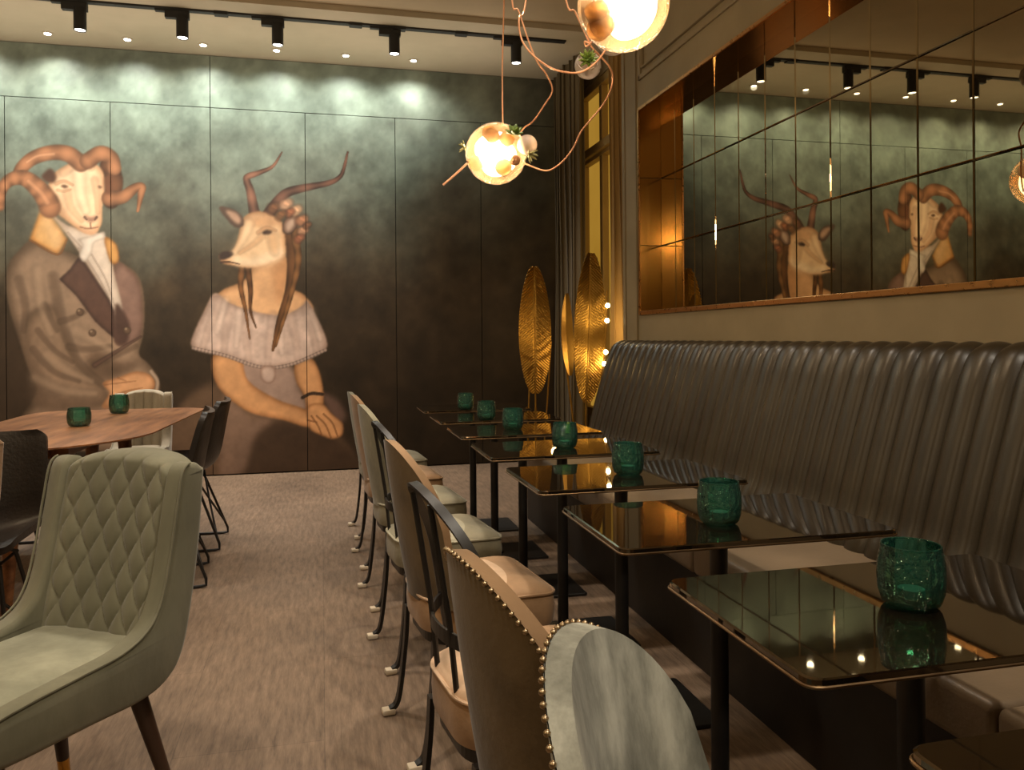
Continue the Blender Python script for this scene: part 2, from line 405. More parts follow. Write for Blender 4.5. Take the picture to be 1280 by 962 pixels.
# ------------------------------------------------------------------ smoked mirror
mir = thing('wall_mirror', 'long smoked mirror of many tiles recessed in the right wall above the banquette', 'mirror', (XM, 2.2, ZB0))
def ml(o): o.location = -Vector(mir.location); return o
tw = .264; rows = [ZB0, 1.782, 2.229, ZB1]
y = 2.29 - 11 * tw
while y < YJ - .01:
    y1 = min(y + tw, YJ)
    for a, b in zip(rows, rows[1:]):
        bm = new(); box(bm, XM, XM + .014, y + .0012, y1 - .0012, a + .0012, b - .0012)
        fe = [e for e in bm.edges if all(abs(v.co.x - XM) < 1e-5 for v in e.verts)]
        bmesh.ops.bevel(bm, geom=fe, offset=.0045, segments=1, affect='EDGES')
        ml(obj('mirror_tile', bm, M['smoked'], mir, False))
    y = y1
for a, b in zip(rows, rows[1:]):
    o = ml(obj('side_panel', box(new(), XW, XM, YJ - .008, YJ - .001, a + .001, b - .001, .002), M['bronze_jamb'], mir, False)); o['label'] = 'bronze end panel of the recess'
ml(obj('top_panel', box(new(), XW, XM, YM0 + .01, YJ - .008, ZB1 - .008, ZB1 - .001), M['bronze_jamb'], mir, False))
ml(obj('ledge', box(new(), XW - .012, XM, YM0 + .01, YJ - .008, ZB0 - .012, ZB0 + .014, .003), M['lip'], mir, False))
bm = new(); box(bm, XW - .006, XW + .004, YJ - .012, YJ + .006, ZB0, ZB1); box(bm, XW - .006, XW + .004, YM0, YJ, ZB1 - .006, ZB1 + .012)
ml(obj('frame_edge', bm, M['lip'], mir, False))

# ------------------------------------------------------------------ mural (paint is surface colour of the panels)
cs = 1.3; CU0, CU1, CV0, CV1 = -70, 500, 150, 610
W_, H_ = int((CU1 - CU0) * cs), int((CV1 - CV0) * cs)
def vnoise(x, y, seed):
    rs = np.random.RandomState(seed); g = rs.rand(64, 64)
    xi = np.floor(x).astype(int); yi = np.floor(y).astype(int); fx = x - xi; fy = y - yi
    fx = fx * fx * (3 - 2 * fx); fy = fy * fy * (3 - 2 * fy)
    a = g[yi % 64, xi % 64]; b = g[yi % 64, (xi + 1) % 64]; c = g[(yi + 1) % 64, xi % 64]; d = g[(yi + 1) % 64, (xi + 1) % 64]
    return (a * (1 - fx) + b * fx) * (1 - fy) + (c * (1 - fx) + d * fx) * fy
def fbm(x, y, seed, o=5):
    s = 0; a = .5
    for k in range(o): s = s + a * vnoise(x * 2 ** k + 7.3 * k, y * 2 ** k + 3.1 * k, seed + k); a *= .55
    return s
def C(*c): return np.array(c, float)
def ss(a, b, x): t = np.clip((x - a) / (b - a), 0, 1); return t * t * (3 - 2 * t)
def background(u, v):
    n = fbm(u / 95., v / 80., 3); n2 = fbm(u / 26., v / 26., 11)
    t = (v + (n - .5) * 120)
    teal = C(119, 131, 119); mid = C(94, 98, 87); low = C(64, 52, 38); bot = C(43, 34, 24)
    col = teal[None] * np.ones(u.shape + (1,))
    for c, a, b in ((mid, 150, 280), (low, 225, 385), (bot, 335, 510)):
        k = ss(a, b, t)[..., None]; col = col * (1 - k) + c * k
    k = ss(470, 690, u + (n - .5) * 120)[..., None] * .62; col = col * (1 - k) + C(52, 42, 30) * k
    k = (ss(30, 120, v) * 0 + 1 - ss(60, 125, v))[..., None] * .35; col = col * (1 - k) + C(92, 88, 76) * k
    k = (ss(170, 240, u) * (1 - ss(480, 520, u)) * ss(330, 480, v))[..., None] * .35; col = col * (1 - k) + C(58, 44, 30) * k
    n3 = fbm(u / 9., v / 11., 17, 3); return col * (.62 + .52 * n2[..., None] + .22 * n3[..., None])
gu, gv = np.meshgrid(CU0 + (np.arange(W_) + .5) / cs, CV0 + (np.arange(H_) + .5) / cs)
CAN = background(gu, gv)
class TF:
    def __init__(s, k, ox, oy): s.k = k; s.ox = ox; s.oy = oy
    def __call__(s, pts): return np.array([((s.ox + x * s.k - CU0) * cs, (s.oy + y * s.k - CV0) * cs) for x, y in pts])
def smooth_closed(P, n=5):
    out = []; L = len(P)
    for i in range(L):
        a, b, c, d = P[i - 1], P[i], P[(i + 1) % L], P[(i + 2) % L]
        for k in range(n):
            t = k / n; out.append(.5 * (2 * b + (c - a) * t + (2 * a - 5 * b + 4 * c - d) * t * t + (3 * b - a - 3 * c + d) * t ** 3))
    return np.array(out)
def blur(mk, r):
    r = int(round(r))
    if r < 1: return mk
    for _ in range(2):
        for ax in (0, 1):
            p = np.pad(mk, [(r + 1, r) if i == ax else (0, 0) for i in (0, 1)], mode='edge'); c = np.cumsum(p, axis=ax)
            L = mk.shape[ax]
            hi = np.take(c, np.arange(2 * r + 1, 2 * r + 1 + L), axis=ax); lo = np.take(c, np.arange(0, L), axis=ax); mk = (hi - lo) / (2 * r + 1)
    return mk
def mask_of(P, pad):
    x0, y0 = np.maximum(np.floor(P.min(0)) - pad, 0).astype(int); x1 = min(int(P[:, 0].max() + pad), W_); y1 = min(int(P[:, 1].max() + pad), H_)
    X, Y = np.meshgrid(np.arange(x0, x1) + .5, np.arange(y0, y1) + .5); ins = np.zeros(X.shape, bool)
    for (ax, ay), (bx, by) in zip(P, np.roll(P, -1, 0)):
        if ay == by: continue
        ins ^= ((ay > Y) != (by > Y)) & (X < (bx - ax) * (Y - ay) / (by - ay) + ax)
    return ins.astype(float), slice(y0, y1), slice(x0, x1), X, Y
def fill(tf, pts, col, edge=None, fe=1.2, vol=8, op=1., smooth=True, light=(-.3, -.3), la=.0, mot=.1):
    P = tf(pts); P = smooth_closed(P) if smooth else P
    mk, sy, sx, X, Y = mask_of(P, int(vol * 2 + 4))
    if mk.size == 0: return
    a = np.clip(blur(mk, fe), 0, 1)[..., None] * op
    c = C(*col); base = c[None, None] * np.ones(mk.shape + (1,))
    if edge is not None:
        b = ss(.45, 1., blur(mk, vol))[..., None]; base = C(*edge) * (1 - b) + base * b
    if la:
        h = blur(mk, vol); gy, gx = np.gradient(h); sh = (gx * light[0] + gy * light[1]) * vol * la * -1
        base = base * (1 - np.clip(sh, -.5, .5))[..., None]
    n = fbm(X / 14., Y / 14., 21, 3)[..., None]; base = base * (1 - mot + 2 * mot * n)
    CAN[sy, sx] = CAN[sy, sx] * (1 - a) + base * a
def stroke(tf, pts, w0, w1, col, op=1., fe=.25, ring=0, rd=.3, rnd=.35, smooth=True):
    P = tf(pts)
    if smooth and len(P) > 2: P = np.array([list(p)[:2] for p in crv([(a, b, 0) for a, b in P], 6)])
    w0 = w0 * tf.k * cs / 2; w1 = w1 * tf.k * cs / 2; pad = int(max(w0, w1) + 4)
    x0, y0 = np.maximum(np.floor(P.min(0)) - pad, 0).astype(int); x1 = min(int(P[:, 0].max() + pad), W_); y1 = min(int(P[:, 1].max() + pad), H_)
    if x1 <= x0 or y1 <= y0: return
    X, Y = np.meshgrid(np.arange(x0, x1) + .5, np.arange(y0, y1) + .5)
    sl = np.hypot(*np.diff(P, axis=0).T); cum = np.concatenate([[0], np.cumsum(sl)]); tot = cum[-1]
    best = np.full(X.shape, 9.); T = np.zeros(X.shape); DD = np.zeros(X.shape)
    for i in range(len(P) - 1):
        d = P[i + 1] - P[i]; q = np.clip(((X - P[i][0]) * d[0] + (Y - P[i][1]) * d[1]) / max(d @ d, 1e-9), 0, 1)
        dist = np.hypot(X - P[i][0] - q * d[0], Y - P[i][1] - q * d[1]); t = (cum[i] + q * sl[i]) / tot
        rel = dist / (w0 + (w1 - w0) * t); k = rel < best; best[k] = rel[k]; T[k] = t[k]
    wl_ = w0 + (w1 - w0) * T; f = np.maximum(fe, .7 / np.maximum(wl_, .5))
    a = np.clip((1 - best) / f + .5, 0, 1)[..., None] * op
    sh = 1 - rnd * np.clip(best, 0, 1) ** 2
    if ring: sh = sh * (1 - rd * (.5 + .5 * np.sin(T * tot / max(w0, 1) * ring)) * np.clip(best * .6 + .55, 0, 1))
    base = C(*col) * sh[..., None]
    CAN[y0:y1, x0:x1] = CAN[y0:y1, x0:x1] * (1 - a) + base * a

R = TF(.395, 0, 160); G = TF(.437, 210, 170)
HORN = (178, 122, 86)
# --- ram-headed gentleman
stroke(R, [(345, 120), (362, 170), (352, 230)], 60, 50, (120, 78, 52), ring=2.2)
fill(R, [(100, 355), (55, 392), (26, 432), (18, 500), (34, 590), (62, 680), (92, 770), (118, 818), (104, 860), (60, 930), (90, 1010), (420, 1010), (430, 880), (500, 840), (500, 790), (470, 745), (440, 715), (452, 660), (458, 580), (450, 500), (425, 452), (372, 428), (300, 420), (180, 380)], (142, 117, 96), (92, 74, 58), vol=16, la=.5)
fill(R, [(30, 600), (100, 790), (125, 830), (108, 870), (60, 920), (-10, 940), (-10, 700)], (62, 48, 36), None, fe=6, op=.75)
fill(R, [(170, 560), (205, 640), (260, 760), (340, 830), (330, 880), (120, 880), (125, 820), (90, 740), (80, 600)], (134, 109, 88), (100, 80, 63), vol=14, fe=4, la=.5)
fill(R, [(360, 436), (412, 448), (442, 490), (452, 560), (450, 640), (430, 672), (360, 672)], (126, 98, 86), (100, 76, 64), vol=8)
fill(R, [(110, 700), (140, 800), (240, 850), (330, 845), (330, 890), (110, 890)], (96, 76, 60), None, fe=6, op=.6)
fill(R, [(300, 700), (380, 740), (450, 740), (340, 800), (270, 770)], (78, 60, 46), None, fe=6, op=.7)
for p, w in (([(168, 470), (185, 560), (205, 640), (250, 740), (330, 815)], 12), ([(190, 612), (230, 600), (270, 580), (285, 560)], 7), ([(218, 692), (270, 700), (350, 690)], 8), ([(120, 640), (170, 700), (230, 740)], 7), ([(105, 700), (170, 770), (250, 800)], 8), ([(140, 560), (180, 640)], 8), ([(300, 750), (360, 720), (430, 690)], 9), ([(60, 480), (80, 560), (75, 640)], 10)):
    stroke(R, p, w * 2.4, w * 1.6, (84, 66, 52), .55, 1.4)
for p in ([(120, 450), (130, 560), (160, 650)], [(110, 790), (200, 830), (300, 840)], [(150, 720), (220, 770), (290, 800)], [(240, 640), (300, 670), (345, 700)]):
    stroke(R, p, 40, 24, (164, 138, 114), .4, 1.5)
fill(R, [(160, 268), (215, 308), (325, 338), (345, 385), (362, 460), (388, 575), (372, 640), (350, 560), (300, 470), (245, 385), (195, 315)], (206, 188, 172), (168, 148, 132), vol=7)
for p in ([(250, 380), (310, 470), (350, 550)], [(290, 400), (335, 480), (362, 560)], [(215, 330), (260, 380)]): stroke(R, p, 6, 4, (160, 140, 126), .6, .8)
fill(R, [(185, 480), (222, 445), (252, 402), (300, 472), (345, 540), (362, 580), (362, 668), (300, 612), (240, 530)], (86, 62, 52), (58, 42, 36), vol=6, smooth=False)
fill(R, [(365, 560), (388, 575), (410, 620), (400, 680), (362, 672)], (74, 54, 46), None, fe=2)
stroke(R, [(300, 750), (380, 700), (445, 660)], 16, 8, (84, 62, 52), .8, .5)
stroke(R, [(186, 480), (240, 535), (300, 615), (360, 668)], 5, 5, (150, 122, 102), .55, .8)
fill(R, [(126, 264), (94, 352), (182, 400), (212, 352), (160, 278)], (206, 160, 104), (176, 118, 60), vol=7, smooth=False, fe=1.5)
stroke(R, [(94, 354), (182, 400), (212, 352)], 7, 6, (120, 76, 40), .7, .6)
fill(R, [(130, 262), (165, 268), (205, 340), (180, 390), (150, 340)], (214, 176, 132), None, fe=5, op=.5)
fill(R, [(330, 345), (368, 368), (376, 420), (350, 424)], (198, 146, 84), (150, 100, 52), vol=4)
fill(R, [(244, 352), (292, 340), (328, 328), (330, 350), (298, 362), (290, 395), (268, 424), (250, 402), (262, 368)], (222, 208, 194), (176, 160, 146), vol=4)
# head
fill(R, [(165, 150), (205, 120), (252, 100), (300, 112), (326, 140), (332, 190), (324, 250), (322, 300), (300, 334), (262, 330), (215, 296), (172, 258), (150, 205)], (232, 196, 160), (186, 142, 106), vol=10, la=.4)
fill(R, [(160, 190), (185, 220), (225, 290), (262, 328), (225, 305), (170, 258), (150, 215)], (176, 132, 98), None, fe=5, op=.7)
stroke(R, [(250, 130), (254, 200), (272, 262)], 44, 26, (244, 212, 178), .55, 1.3)
stroke(R, [(212, 205), (224, 250), (258, 292)], 24, 14, (200, 154, 118), .5, 1.4)
stroke(R, [(200, 140), (240, 118), (290, 125)], 26, 18, (206, 160, 124), .5, 1.2)
stroke(R, [(300, 165), (308, 220), (310, 265)], 22, 14, (200, 154, 120), .55, 1.2)
fill(R, [(192, 183), (204, 179), (216, 185), (204, 190)], (96, 68, 50), None, fe=1.2)
stroke(R, [(182, 196), (204, 200), (224, 194)], 9, 6, (190, 144, 108), .6, .9)
stroke(R, [(178, 176), (203, 168), (230, 180)], 12, 8, (182, 134, 98), .6, 1.0)
fill(R, [(309, 185), (316, 182), (323, 187), (316, 191)], (100, 72, 54), None, fe=1.2)
fill(R, [(266, 276), (286, 282), (310, 276), (304, 291), (286, 299), (272, 290)], (146, 106, 88), None, fe=1.6, op=.9)
stroke(R, [(254, 313), (280, 318), (310, 313)], 5, 4, (146, 100, 78), .8, .7)
stroke(R, [(268, 282), (274, 290)], 8, 5, (96, 66, 54), .8, .7)
stroke(R, [(306, 282), (300, 290)], 8, 5, (96, 66, 54), .8, .7)
stroke(R, [(286, 300), (288, 318)], 4, 4, (130, 88, 70), .8, .5)
fill(R, [(255, 320), (285, 326), (312, 320), (298, 336), (270, 334)], (206, 162, 130), None, fe=2, op=.7)
# horns
stroke(R, [(256, 112), (215, 82), (160, 78), (105, 95), (70, 125), (58, 150)], 54, 40, HORN, ring=2.4, rd=.24)
stroke(R, [(2, 250), (4, 200), (30, 165), (75, 158), (120, 190), (150, 230), (158, 250)], 26, 70, HORN, ring=2.0, rd=.24)
stroke(R, [(90, 168), (130, 205), (150, 235)], 16, 20, (206, 150, 112), .5, .9)
stroke(R, [(170, 82), (120, 88), (85, 108)], 12, 10, (214, 160, 122), .5, .9)
fill(R, [(132, 152), (158, 128), (178, 150), (170, 172), (146, 170)], (74, 48, 34), None, fe=2)
stroke(R, [(278, 104), (318, 80), (352, 95), (362, 128)], 52, 44, HORN, ring=2.4, rd=.24)
stroke(R, [(346, 222), (388, 218), (424, 192), (448, 186), (446, 210), (436, 262)], 50, 10, HORN, ring=2.2, rd=.24)
fill(R, [(330, 160), (350, 150), (352, 200), (336, 205)], (110, 70, 48), None, fe=2)
# hands, buttons
fill(R, [(325, 806), (375, 788), (430, 770), (478, 782), (492, 815), (470, 838), (420, 842), (372, 850), (345, 885), (322, 880), (345, 838)], (202, 150, 108), (150, 104, 70), vol=6)
for p in ([(330, 812), (380, 806), (430, 800)], [(350, 850), (400, 832), (450, 822)], [(372, 790), (400, 800)]): stroke(R, p, 5, 3, (140, 94, 62), .6, .6)
stroke(R, [(478, 770), (498, 800), (494, 836)], 14, 12, (170, 146, 124), .9, .4)
for x, yy in ((253, 582), (292, 648), (402, 640)):
    stroke(R, [(x, yy), (x + 1, yy)], 24, 24, (98, 76, 60), .95, .3); stroke(R, [(x - 4, yy - 5), (x - 3, yy - 5)], 9, 9, (170, 142, 116), .7, .6)
# --- antelope-headed lady
fill(G, [(20, 770), (70, 720), (150, 690), (230, 760), (400, 800), (520, 870), (560, 962), (560, 1010), (-20, 1010), (-10, 850)], (98, 76, 58), (60, 46, 34), vol=14, fe=5)
fill(G, [(235, 850), (310, 815), (420, 835), (510, 890), (540, 1000), (215, 1000)], (66, 50, 38), None, fe=5, op=.9)
fill(G, [(160, 745), (235, 800), (300, 810), (250, 860), (215, 960), (150, 980)], (134, 108, 92), None, fe=5, op=.8)
fill(G, [(200, 635), (345, 650), (380, 720), (400, 790), (330, 810), (235, 790), (205, 710)], (158, 132, 118), (110, 88, 74), vol=8)
fill(G, [(440, 740), (480, 750), (510, 800), (480, 820)], (128, 98, 88), None, fe=4, op=.7)
fill(G, [(245, 372), (335, 340), (344, 425), (390, 455), (412, 505), (300, 560), (110, 520), (150, 445), (215, 415)], (212, 164, 120), (176, 128, 88), vol=8, la=.5)
fill(G, [(300, 380), (336, 350), (342, 430), (320, 480), (305, 440)], (176, 124, 82), None, fe=5, op=.6)
fill(G, [(133, 622), (128, 680), (158, 735), (235, 790), (330, 812), (400, 832), (422, 812), (395, 782), (310, 752), (230, 700), (206, 636)], (206, 152, 104), (158, 108, 68), vol=7, la=.6)
fill(G, [(364, 650), (366, 700), (390, 745), (402, 800), (442, 776), (440, 700), (412, 636)], (204, 150, 102), (158, 108, 68), vol=6, la=.5)
fill(G, [(398, 775), (440, 765), (470, 795), (500, 822), (498, 855), (470, 866), (440, 856), (405, 835)], (214, 158, 108), (160, 110, 70), vol=4)
for p in ([(425, 800), (450, 825), (466, 862)], [(445, 795), (470, 820), (485, 858)], [(410, 800), (430, 830), (440, 856)], [(400, 812), (425, 818)]): stroke(G, p, 5, 4, (132, 86, 54), .75, .5)
stroke(G, [(384, 748), (410, 736), (442, 738)], 9, 9, (60, 44, 34), .9, .3, ring=4, rd=.5)
fill(G, [(134, 448), (104, 498), (68, 578), (74, 608), (120, 622), (165, 628), (200, 642), (262, 662), (345, 656), (400, 640), (448, 612), (454, 584), (430, 525), (398, 470), (385, 484), (330, 512), (250, 502), (178, 478)], (200, 174, 160), (158, 132, 118), vol=9, la=.4, mot=.16)
for p in ([(150, 470), (120, 540), (100, 605)], [(180, 490), (165, 560), (160, 622)], [(230, 505), (225, 570), (230, 645)], [(300, 515), (290, 590), (285, 655)], [(350, 512), (365, 580), (372, 645)], [(395, 490), (415, 560), (425, 620)]): stroke(G, p, 26, 16, (170, 144, 130), .38, 1.4)
for p in ([(165, 470), (140, 560)], [(205, 500), (195, 600)], [(320, 520), (325, 620)], [(410, 500), (435, 580)]): stroke(G, p, 22, 16, (220, 196, 180), .34, 1.4)
stroke(G, [(72, 606), (165, 628), (262, 660), (345, 655), (450, 612)], 10, 10, (184, 158, 144), .9, .4, ring=3, rd=.35)
fill(G, [(268, 660), (304, 660), (306, 695), (288, 708), (266, 694)], (190, 164, 150), (140, 112, 98), vol=4)
# hair behind head, horns, head
stroke(G, [(345, 280), (358, 350), (348, 440), (318, 530), (300, 612)], 44, 8, (112, 74, 44), ring=1.2, rd=.3)
stroke(G, [(362, 270), (372, 360), (350, 460), (320, 560), (308, 600)], 24, 7, (140, 96, 58), ring=1.6, rd=.3)
stroke(G, [(212, 372), (208, 430), (222, 500), (234, 580)], 20, 4, (132, 88, 52), ring=1.6, rd=.3)
stroke(G, [(228, 376), (236, 440), (236, 500), (252, 548)], 20, 4, (104, 68, 40), ring=1.6, rd=.3)
stroke(G, [(248, 225), (236, 160), (226, 130), (228, 116), (262, 104), (300, 86), (326, 46)], 32, 4, (142, 98, 78), ring=1.4, rd=.42)
stroke(G, [(288, 222), (318, 182), (345, 160), (400, 146), (460, 134), (490, 118), (502, 96), (514, 46)], 34, 6, (120, 82, 66), ring=1.4, rd=.42)
fill(G, [(214, 236), (250, 216), (290, 222), (326, 246), (336, 300), (334, 345), (300, 362), (268, 376), (225, 376), (190, 370), (158, 364), (148, 350), (150, 338), (184, 326), (200, 292)], (226, 188, 148), (176, 130, 92), vol=8, la=.5)
fill(G, [(225, 236), (280, 228), (318, 250), (290, 262), (240, 258)], (178, 128, 88), None, fe=4, op=.6)
fill(G, [(188, 345), (240, 350), (320, 320), (330, 345), (290, 366), (230, 374), (190, 366)], (240, 214, 182), None, fe=4, op=.7)
stroke(G, [(268, 288), (240, 312), (205, 334)], 18, 10, (186, 138, 98), .4, 1.3)
fill(G, [(146, 340), (160, 330), (184, 330), (186, 340), (170, 350), (150, 354)], (58, 44, 38), None, fe=1)
stroke(G, [(152, 361), (175, 360), (205, 366)], 6, 3, (72, 50, 40), .9, .5)
fill(G, [(270, 275), (283, 268), (298, 273), (290, 281), (276, 282)], (66, 46, 36), None, fe=1.2)
stroke(G, [(258, 276), (282, 262), (308, 270)], 12, 8, (176, 128, 90), .55, 1.1)
stroke(G, [(232, 250), (215, 290), (190, 330)], 30, 20, (236, 202, 164), .5, 1.3)
stroke(G, [(300, 290), (305, 330)], 34, 26, (204, 158, 116), .5, 1.4)
fill(G, [(146, 203), (185, 208), (212, 230), (216, 254), (196, 262), (170, 240)], (74, 56, 46), None, fe=1.2)
fill(G, [(165, 213), (192, 218), (208, 236), (204, 252), (184, 240)], (168, 134, 112), None, fe=2)
fill(G, [(328, 250), (345, 228), (372, 228), (370, 258), (350, 280), (330, 276)], (120, 92, 76), (66, 48, 38), vol=3)
fill(G, [(338, 252), (352, 238), (364, 240), (356, 262), (342, 272)], (186, 156, 136), None, fe=1.5)
for x, yy, r, c in ((305, 205, 36, (112, 74, 50)), (340, 195, 40, (196, 148, 116)), (368, 212, 36, (206, 160, 124)), (385, 240, 34, (182, 122, 88)), (388, 270, 30, (196, 142, 108)), (378, 292, 26, (150, 92, 66)), (350, 218, 26, (150, 92, 64)), (325, 225, 30, (120, 80, 52)), (400, 255, 20, (120, 78, 54))):
    stroke(G, [(x - 5, yy + 3), (x + 4, yy - 3)], r, r * .8, c, .85, .8, rnd=.45); stroke(G, [(x - 4, yy - 4), (x + 3, yy)], r * .4, r * .3, tuple(min(255, q * 1.2) for q in c), .6, .8)

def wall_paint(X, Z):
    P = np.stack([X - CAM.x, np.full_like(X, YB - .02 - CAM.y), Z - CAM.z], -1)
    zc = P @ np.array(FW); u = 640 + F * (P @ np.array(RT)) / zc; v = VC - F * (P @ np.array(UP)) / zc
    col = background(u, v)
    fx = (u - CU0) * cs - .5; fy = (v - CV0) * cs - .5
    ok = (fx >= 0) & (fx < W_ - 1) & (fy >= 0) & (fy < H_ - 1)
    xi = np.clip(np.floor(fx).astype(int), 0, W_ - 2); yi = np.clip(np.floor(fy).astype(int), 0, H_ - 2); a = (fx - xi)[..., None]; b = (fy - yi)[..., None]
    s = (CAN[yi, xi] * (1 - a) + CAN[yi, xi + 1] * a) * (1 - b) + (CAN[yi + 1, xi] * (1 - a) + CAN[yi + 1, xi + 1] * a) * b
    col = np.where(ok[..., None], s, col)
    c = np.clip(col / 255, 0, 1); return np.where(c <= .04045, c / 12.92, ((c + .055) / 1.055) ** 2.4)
mur = thing('mural', 'dark teal wall mural of a seated ram-headed gentleman and an antelope-headed lady', 'mural', (-.9, YB, 0))
def panel(x0, x1, z0, z1, step):
    nx = max(1, int((x1 - x0) / step)); nz = max(1, int((z1 - z0) / step)); yf = YB - .02
    X, Z = np.meshgrid(np.linspace(x0, x1, nx + 1), np.linspace(z0, z1, nz + 1)); n = X.size
    co = np.stack([X, np.full_like(X, yf), Z], -1).reshape(-1, 3)
    idx = np.arange(n).reshape(nz + 1, nx + 1)
    q = np.stack([idx[:-1, :-1], idx[:-1, 1:], idx[1:, 1:], idx[1:, :-1]], -1).reshape(-1, 4)
    bl = np.concatenate([idx[0, :-1], idx[:-1, -1], idx[-1, :0:-1], idx[:0:-1, 0]]); k = len(bl)
    back = co[bl].copy(); back[:, 1] = YB + .003
    ar = np.arange(k); sk = np.stack([bl, n + ar, n + (ar + 1) % k, np.roll(bl, -1)], -1)
    allco = np.concatenate([co, back]) - np.array(mur.location)
    me = bpy.data.meshes.new('mural_panel'); me.from_pydata(allco.tolist(), [], np.concatenate([q, sk]).tolist())
    ca = me.color_attributes.new('paint', 'FLOAT_COLOR', 'POINT')
    col = wall_paint(X, Z).reshape(-1, 3); col = np.concatenate([col, col[bl] * .3]); col = np.concatenate([col, np.ones((len(col), 1))], 1)
    ca.data.foreach_set('color', col.astype(np.float32).ravel())
    me.materials.append(M['mural']); o = bpy.data.objects.new('mural_panel', me); COL.objects.link(o); o.parent = mur
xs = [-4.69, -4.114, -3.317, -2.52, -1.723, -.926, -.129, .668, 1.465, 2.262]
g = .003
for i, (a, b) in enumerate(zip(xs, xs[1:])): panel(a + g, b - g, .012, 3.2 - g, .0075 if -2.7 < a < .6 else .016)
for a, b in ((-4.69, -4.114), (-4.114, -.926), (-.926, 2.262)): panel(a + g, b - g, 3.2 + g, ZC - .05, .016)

# ------------------------------------------------------------------ ceiling lights
YT = 6.33; ZT = ZC
tr = thing('ceiling_track', 'black lighting track running across the ceiling in front of the mural', 'track', (0, YT, ZT))
obj('rail', box(new(), -4.6, 2.0, -.026, .026, -.06, 0, .003), M['track'], tr, False)
for x in (-.72, .28, .62, 1.12):
    obj('joiner', box(new(), x - .05, x + .05, -.032, .032, -.07, 0, .004), M['track'], tr, False)
spot_spots = [(-3.1, 'sixth'), (-2.4, 'fifth'), (-1.69, 'leftmost'), (-.994, 'second'), (-.31, 'third'), (.58, 'fourth'), (1.576, 'rightmost')]
names = {-1.69: 'leftmost black cylinder spotlight on the ceiling track in view', -.994: 'black cylinder spotlight on the track, second from the left in view', -.31: 'black cylinder spotlight on the track above the antelope lady', .58: 'black cylinder spotlight on the track, second from the right end', 1.576: 'black cylinder spotlight at the curtain end of the ceiling track', -2.4: 'black cylinder spotlight left of the frame edge, seen in the mirror', -3.1: 'black cylinder spotlight farthest left on the track, seen in the mirror'}
proto = None
for x, _ in spot_spots:
    if proto is None:
        t = thing('track_spotlight', names[x], 'spotlight', (x, YT, ZT - .045), 0, 'spotlights on the ceiling track')
        bm = new(); box(bm, -.19, .05, -.02, .02, -.03, 0, .003); box(bm, -.12, .05, -.024, .024, -.075, -.028, .003); obj('adapter', bm, M['track'], t, False)
        obj('housing', lathe(new(), [(0, -.05), (.040, -.05), (.043, -.055), (.043, -.215), (.040, -.218), (.036, -.205), (0, -.205)], 28), M['track'], t)
        obj('lens', lathe(new(), [(0, -.206), (.034, -.206), (.034, -.212), (0, -.213)], 24), M['lens'], t)
        proto = t
    else: dup(proto, (x, YT, ZT - .045), 0, names[x])
YD = 7.05; ZS = ZC - .045
dl = [(-3.9, ''), (-3.31, ''), (-2.715, ''), (-2.12, 'recessed downlight above the ram gentleman, leftmost in view'), (-1.53, 'recessed downlight in the soffit, second from the left in view'), (-.945, 'recessed downlight in the soffit, third from the left in view'), (-.355, 'recessed downlight in the soffit above the antelope lady'), (.225, 'recessed downlight in the soffit, second from the right end'), (.815, 'recessed downlight at the right end of the soffit row')]
pd = None
for i, (x, lb) in enumerate(dl):
    lb = lb or ['recessed downlight farthest left, seen only in the mirror', 'recessed downlight second from the far left, seen in the mirror', 'recessed downlight just left of the frame edge, seen in the mirror'][i]
    if pd is None:
        t = thing('recessed_downlight', lb, 'downlight', (x, YD, ZS), 0, 'recessed downlights over the mural')
        obj('ring', lathe(new(), [(.022, 0), (.042, 0), (.044, -.004), (.030, -.007), (.022, -.004)], 28), M['soffit'], t)
        obj('lens', lathe(new(), [(0, -.001), (.026, -.001), (.024, -.010), (0, -.013)], 24), M['lens'], t); pd = t
    else: dup(pd, (x, YD, ZS), 0, lb)

def spot(loc, target, power, col, angle, blend=.6, rad=.03):
    d = bpy.data.lights.new('lamp', 'SPOT'); d.energy = power; d.color = col; d.spot_size = math.radians(angle); d.spot_blend = blend; d.shadow_soft_size = rad
    o = bpy.data.objects.new('lamp', d); COL.objects.link(o); o.location = loc
    o.rotation_euler = (Vector(target) - Vector(loc)).to_track_quat('-Z', 'Y').to_euler(); return o
def point(loc, power, col, rad=.05):
    d = bpy.data.lights.new('lamp', 'POINT'); d.energy = power; d.color = col; d.shadow_soft_size = rad
    o = bpy.data.objects.new('lamp', d); COL.objects.link(o); o.location = loc; return o
WARM = (1, .77, .48); NEUT = (1, .90, .74); COOL = (.98, .98, .90)
for x, _ in dl: spot((x, YD, ZS - .02), (x, YD + .02, 2.0), 54, COOL, 150, 1, .03)
for x, _ in spot_spots: spot((x, YT, ZT - .28), (x, YT + .04, 0), 95, (1, .86, .74), 66, .9, .03)
for x in (-2.6, -1.5, -.4): spot((x, 4.3, ZC - .05), (x, 7.32, 1.75), 270, (1, .90, .74), 50, .9, .05)  # added fill on the mural from unseen spots, no fixtures modelled

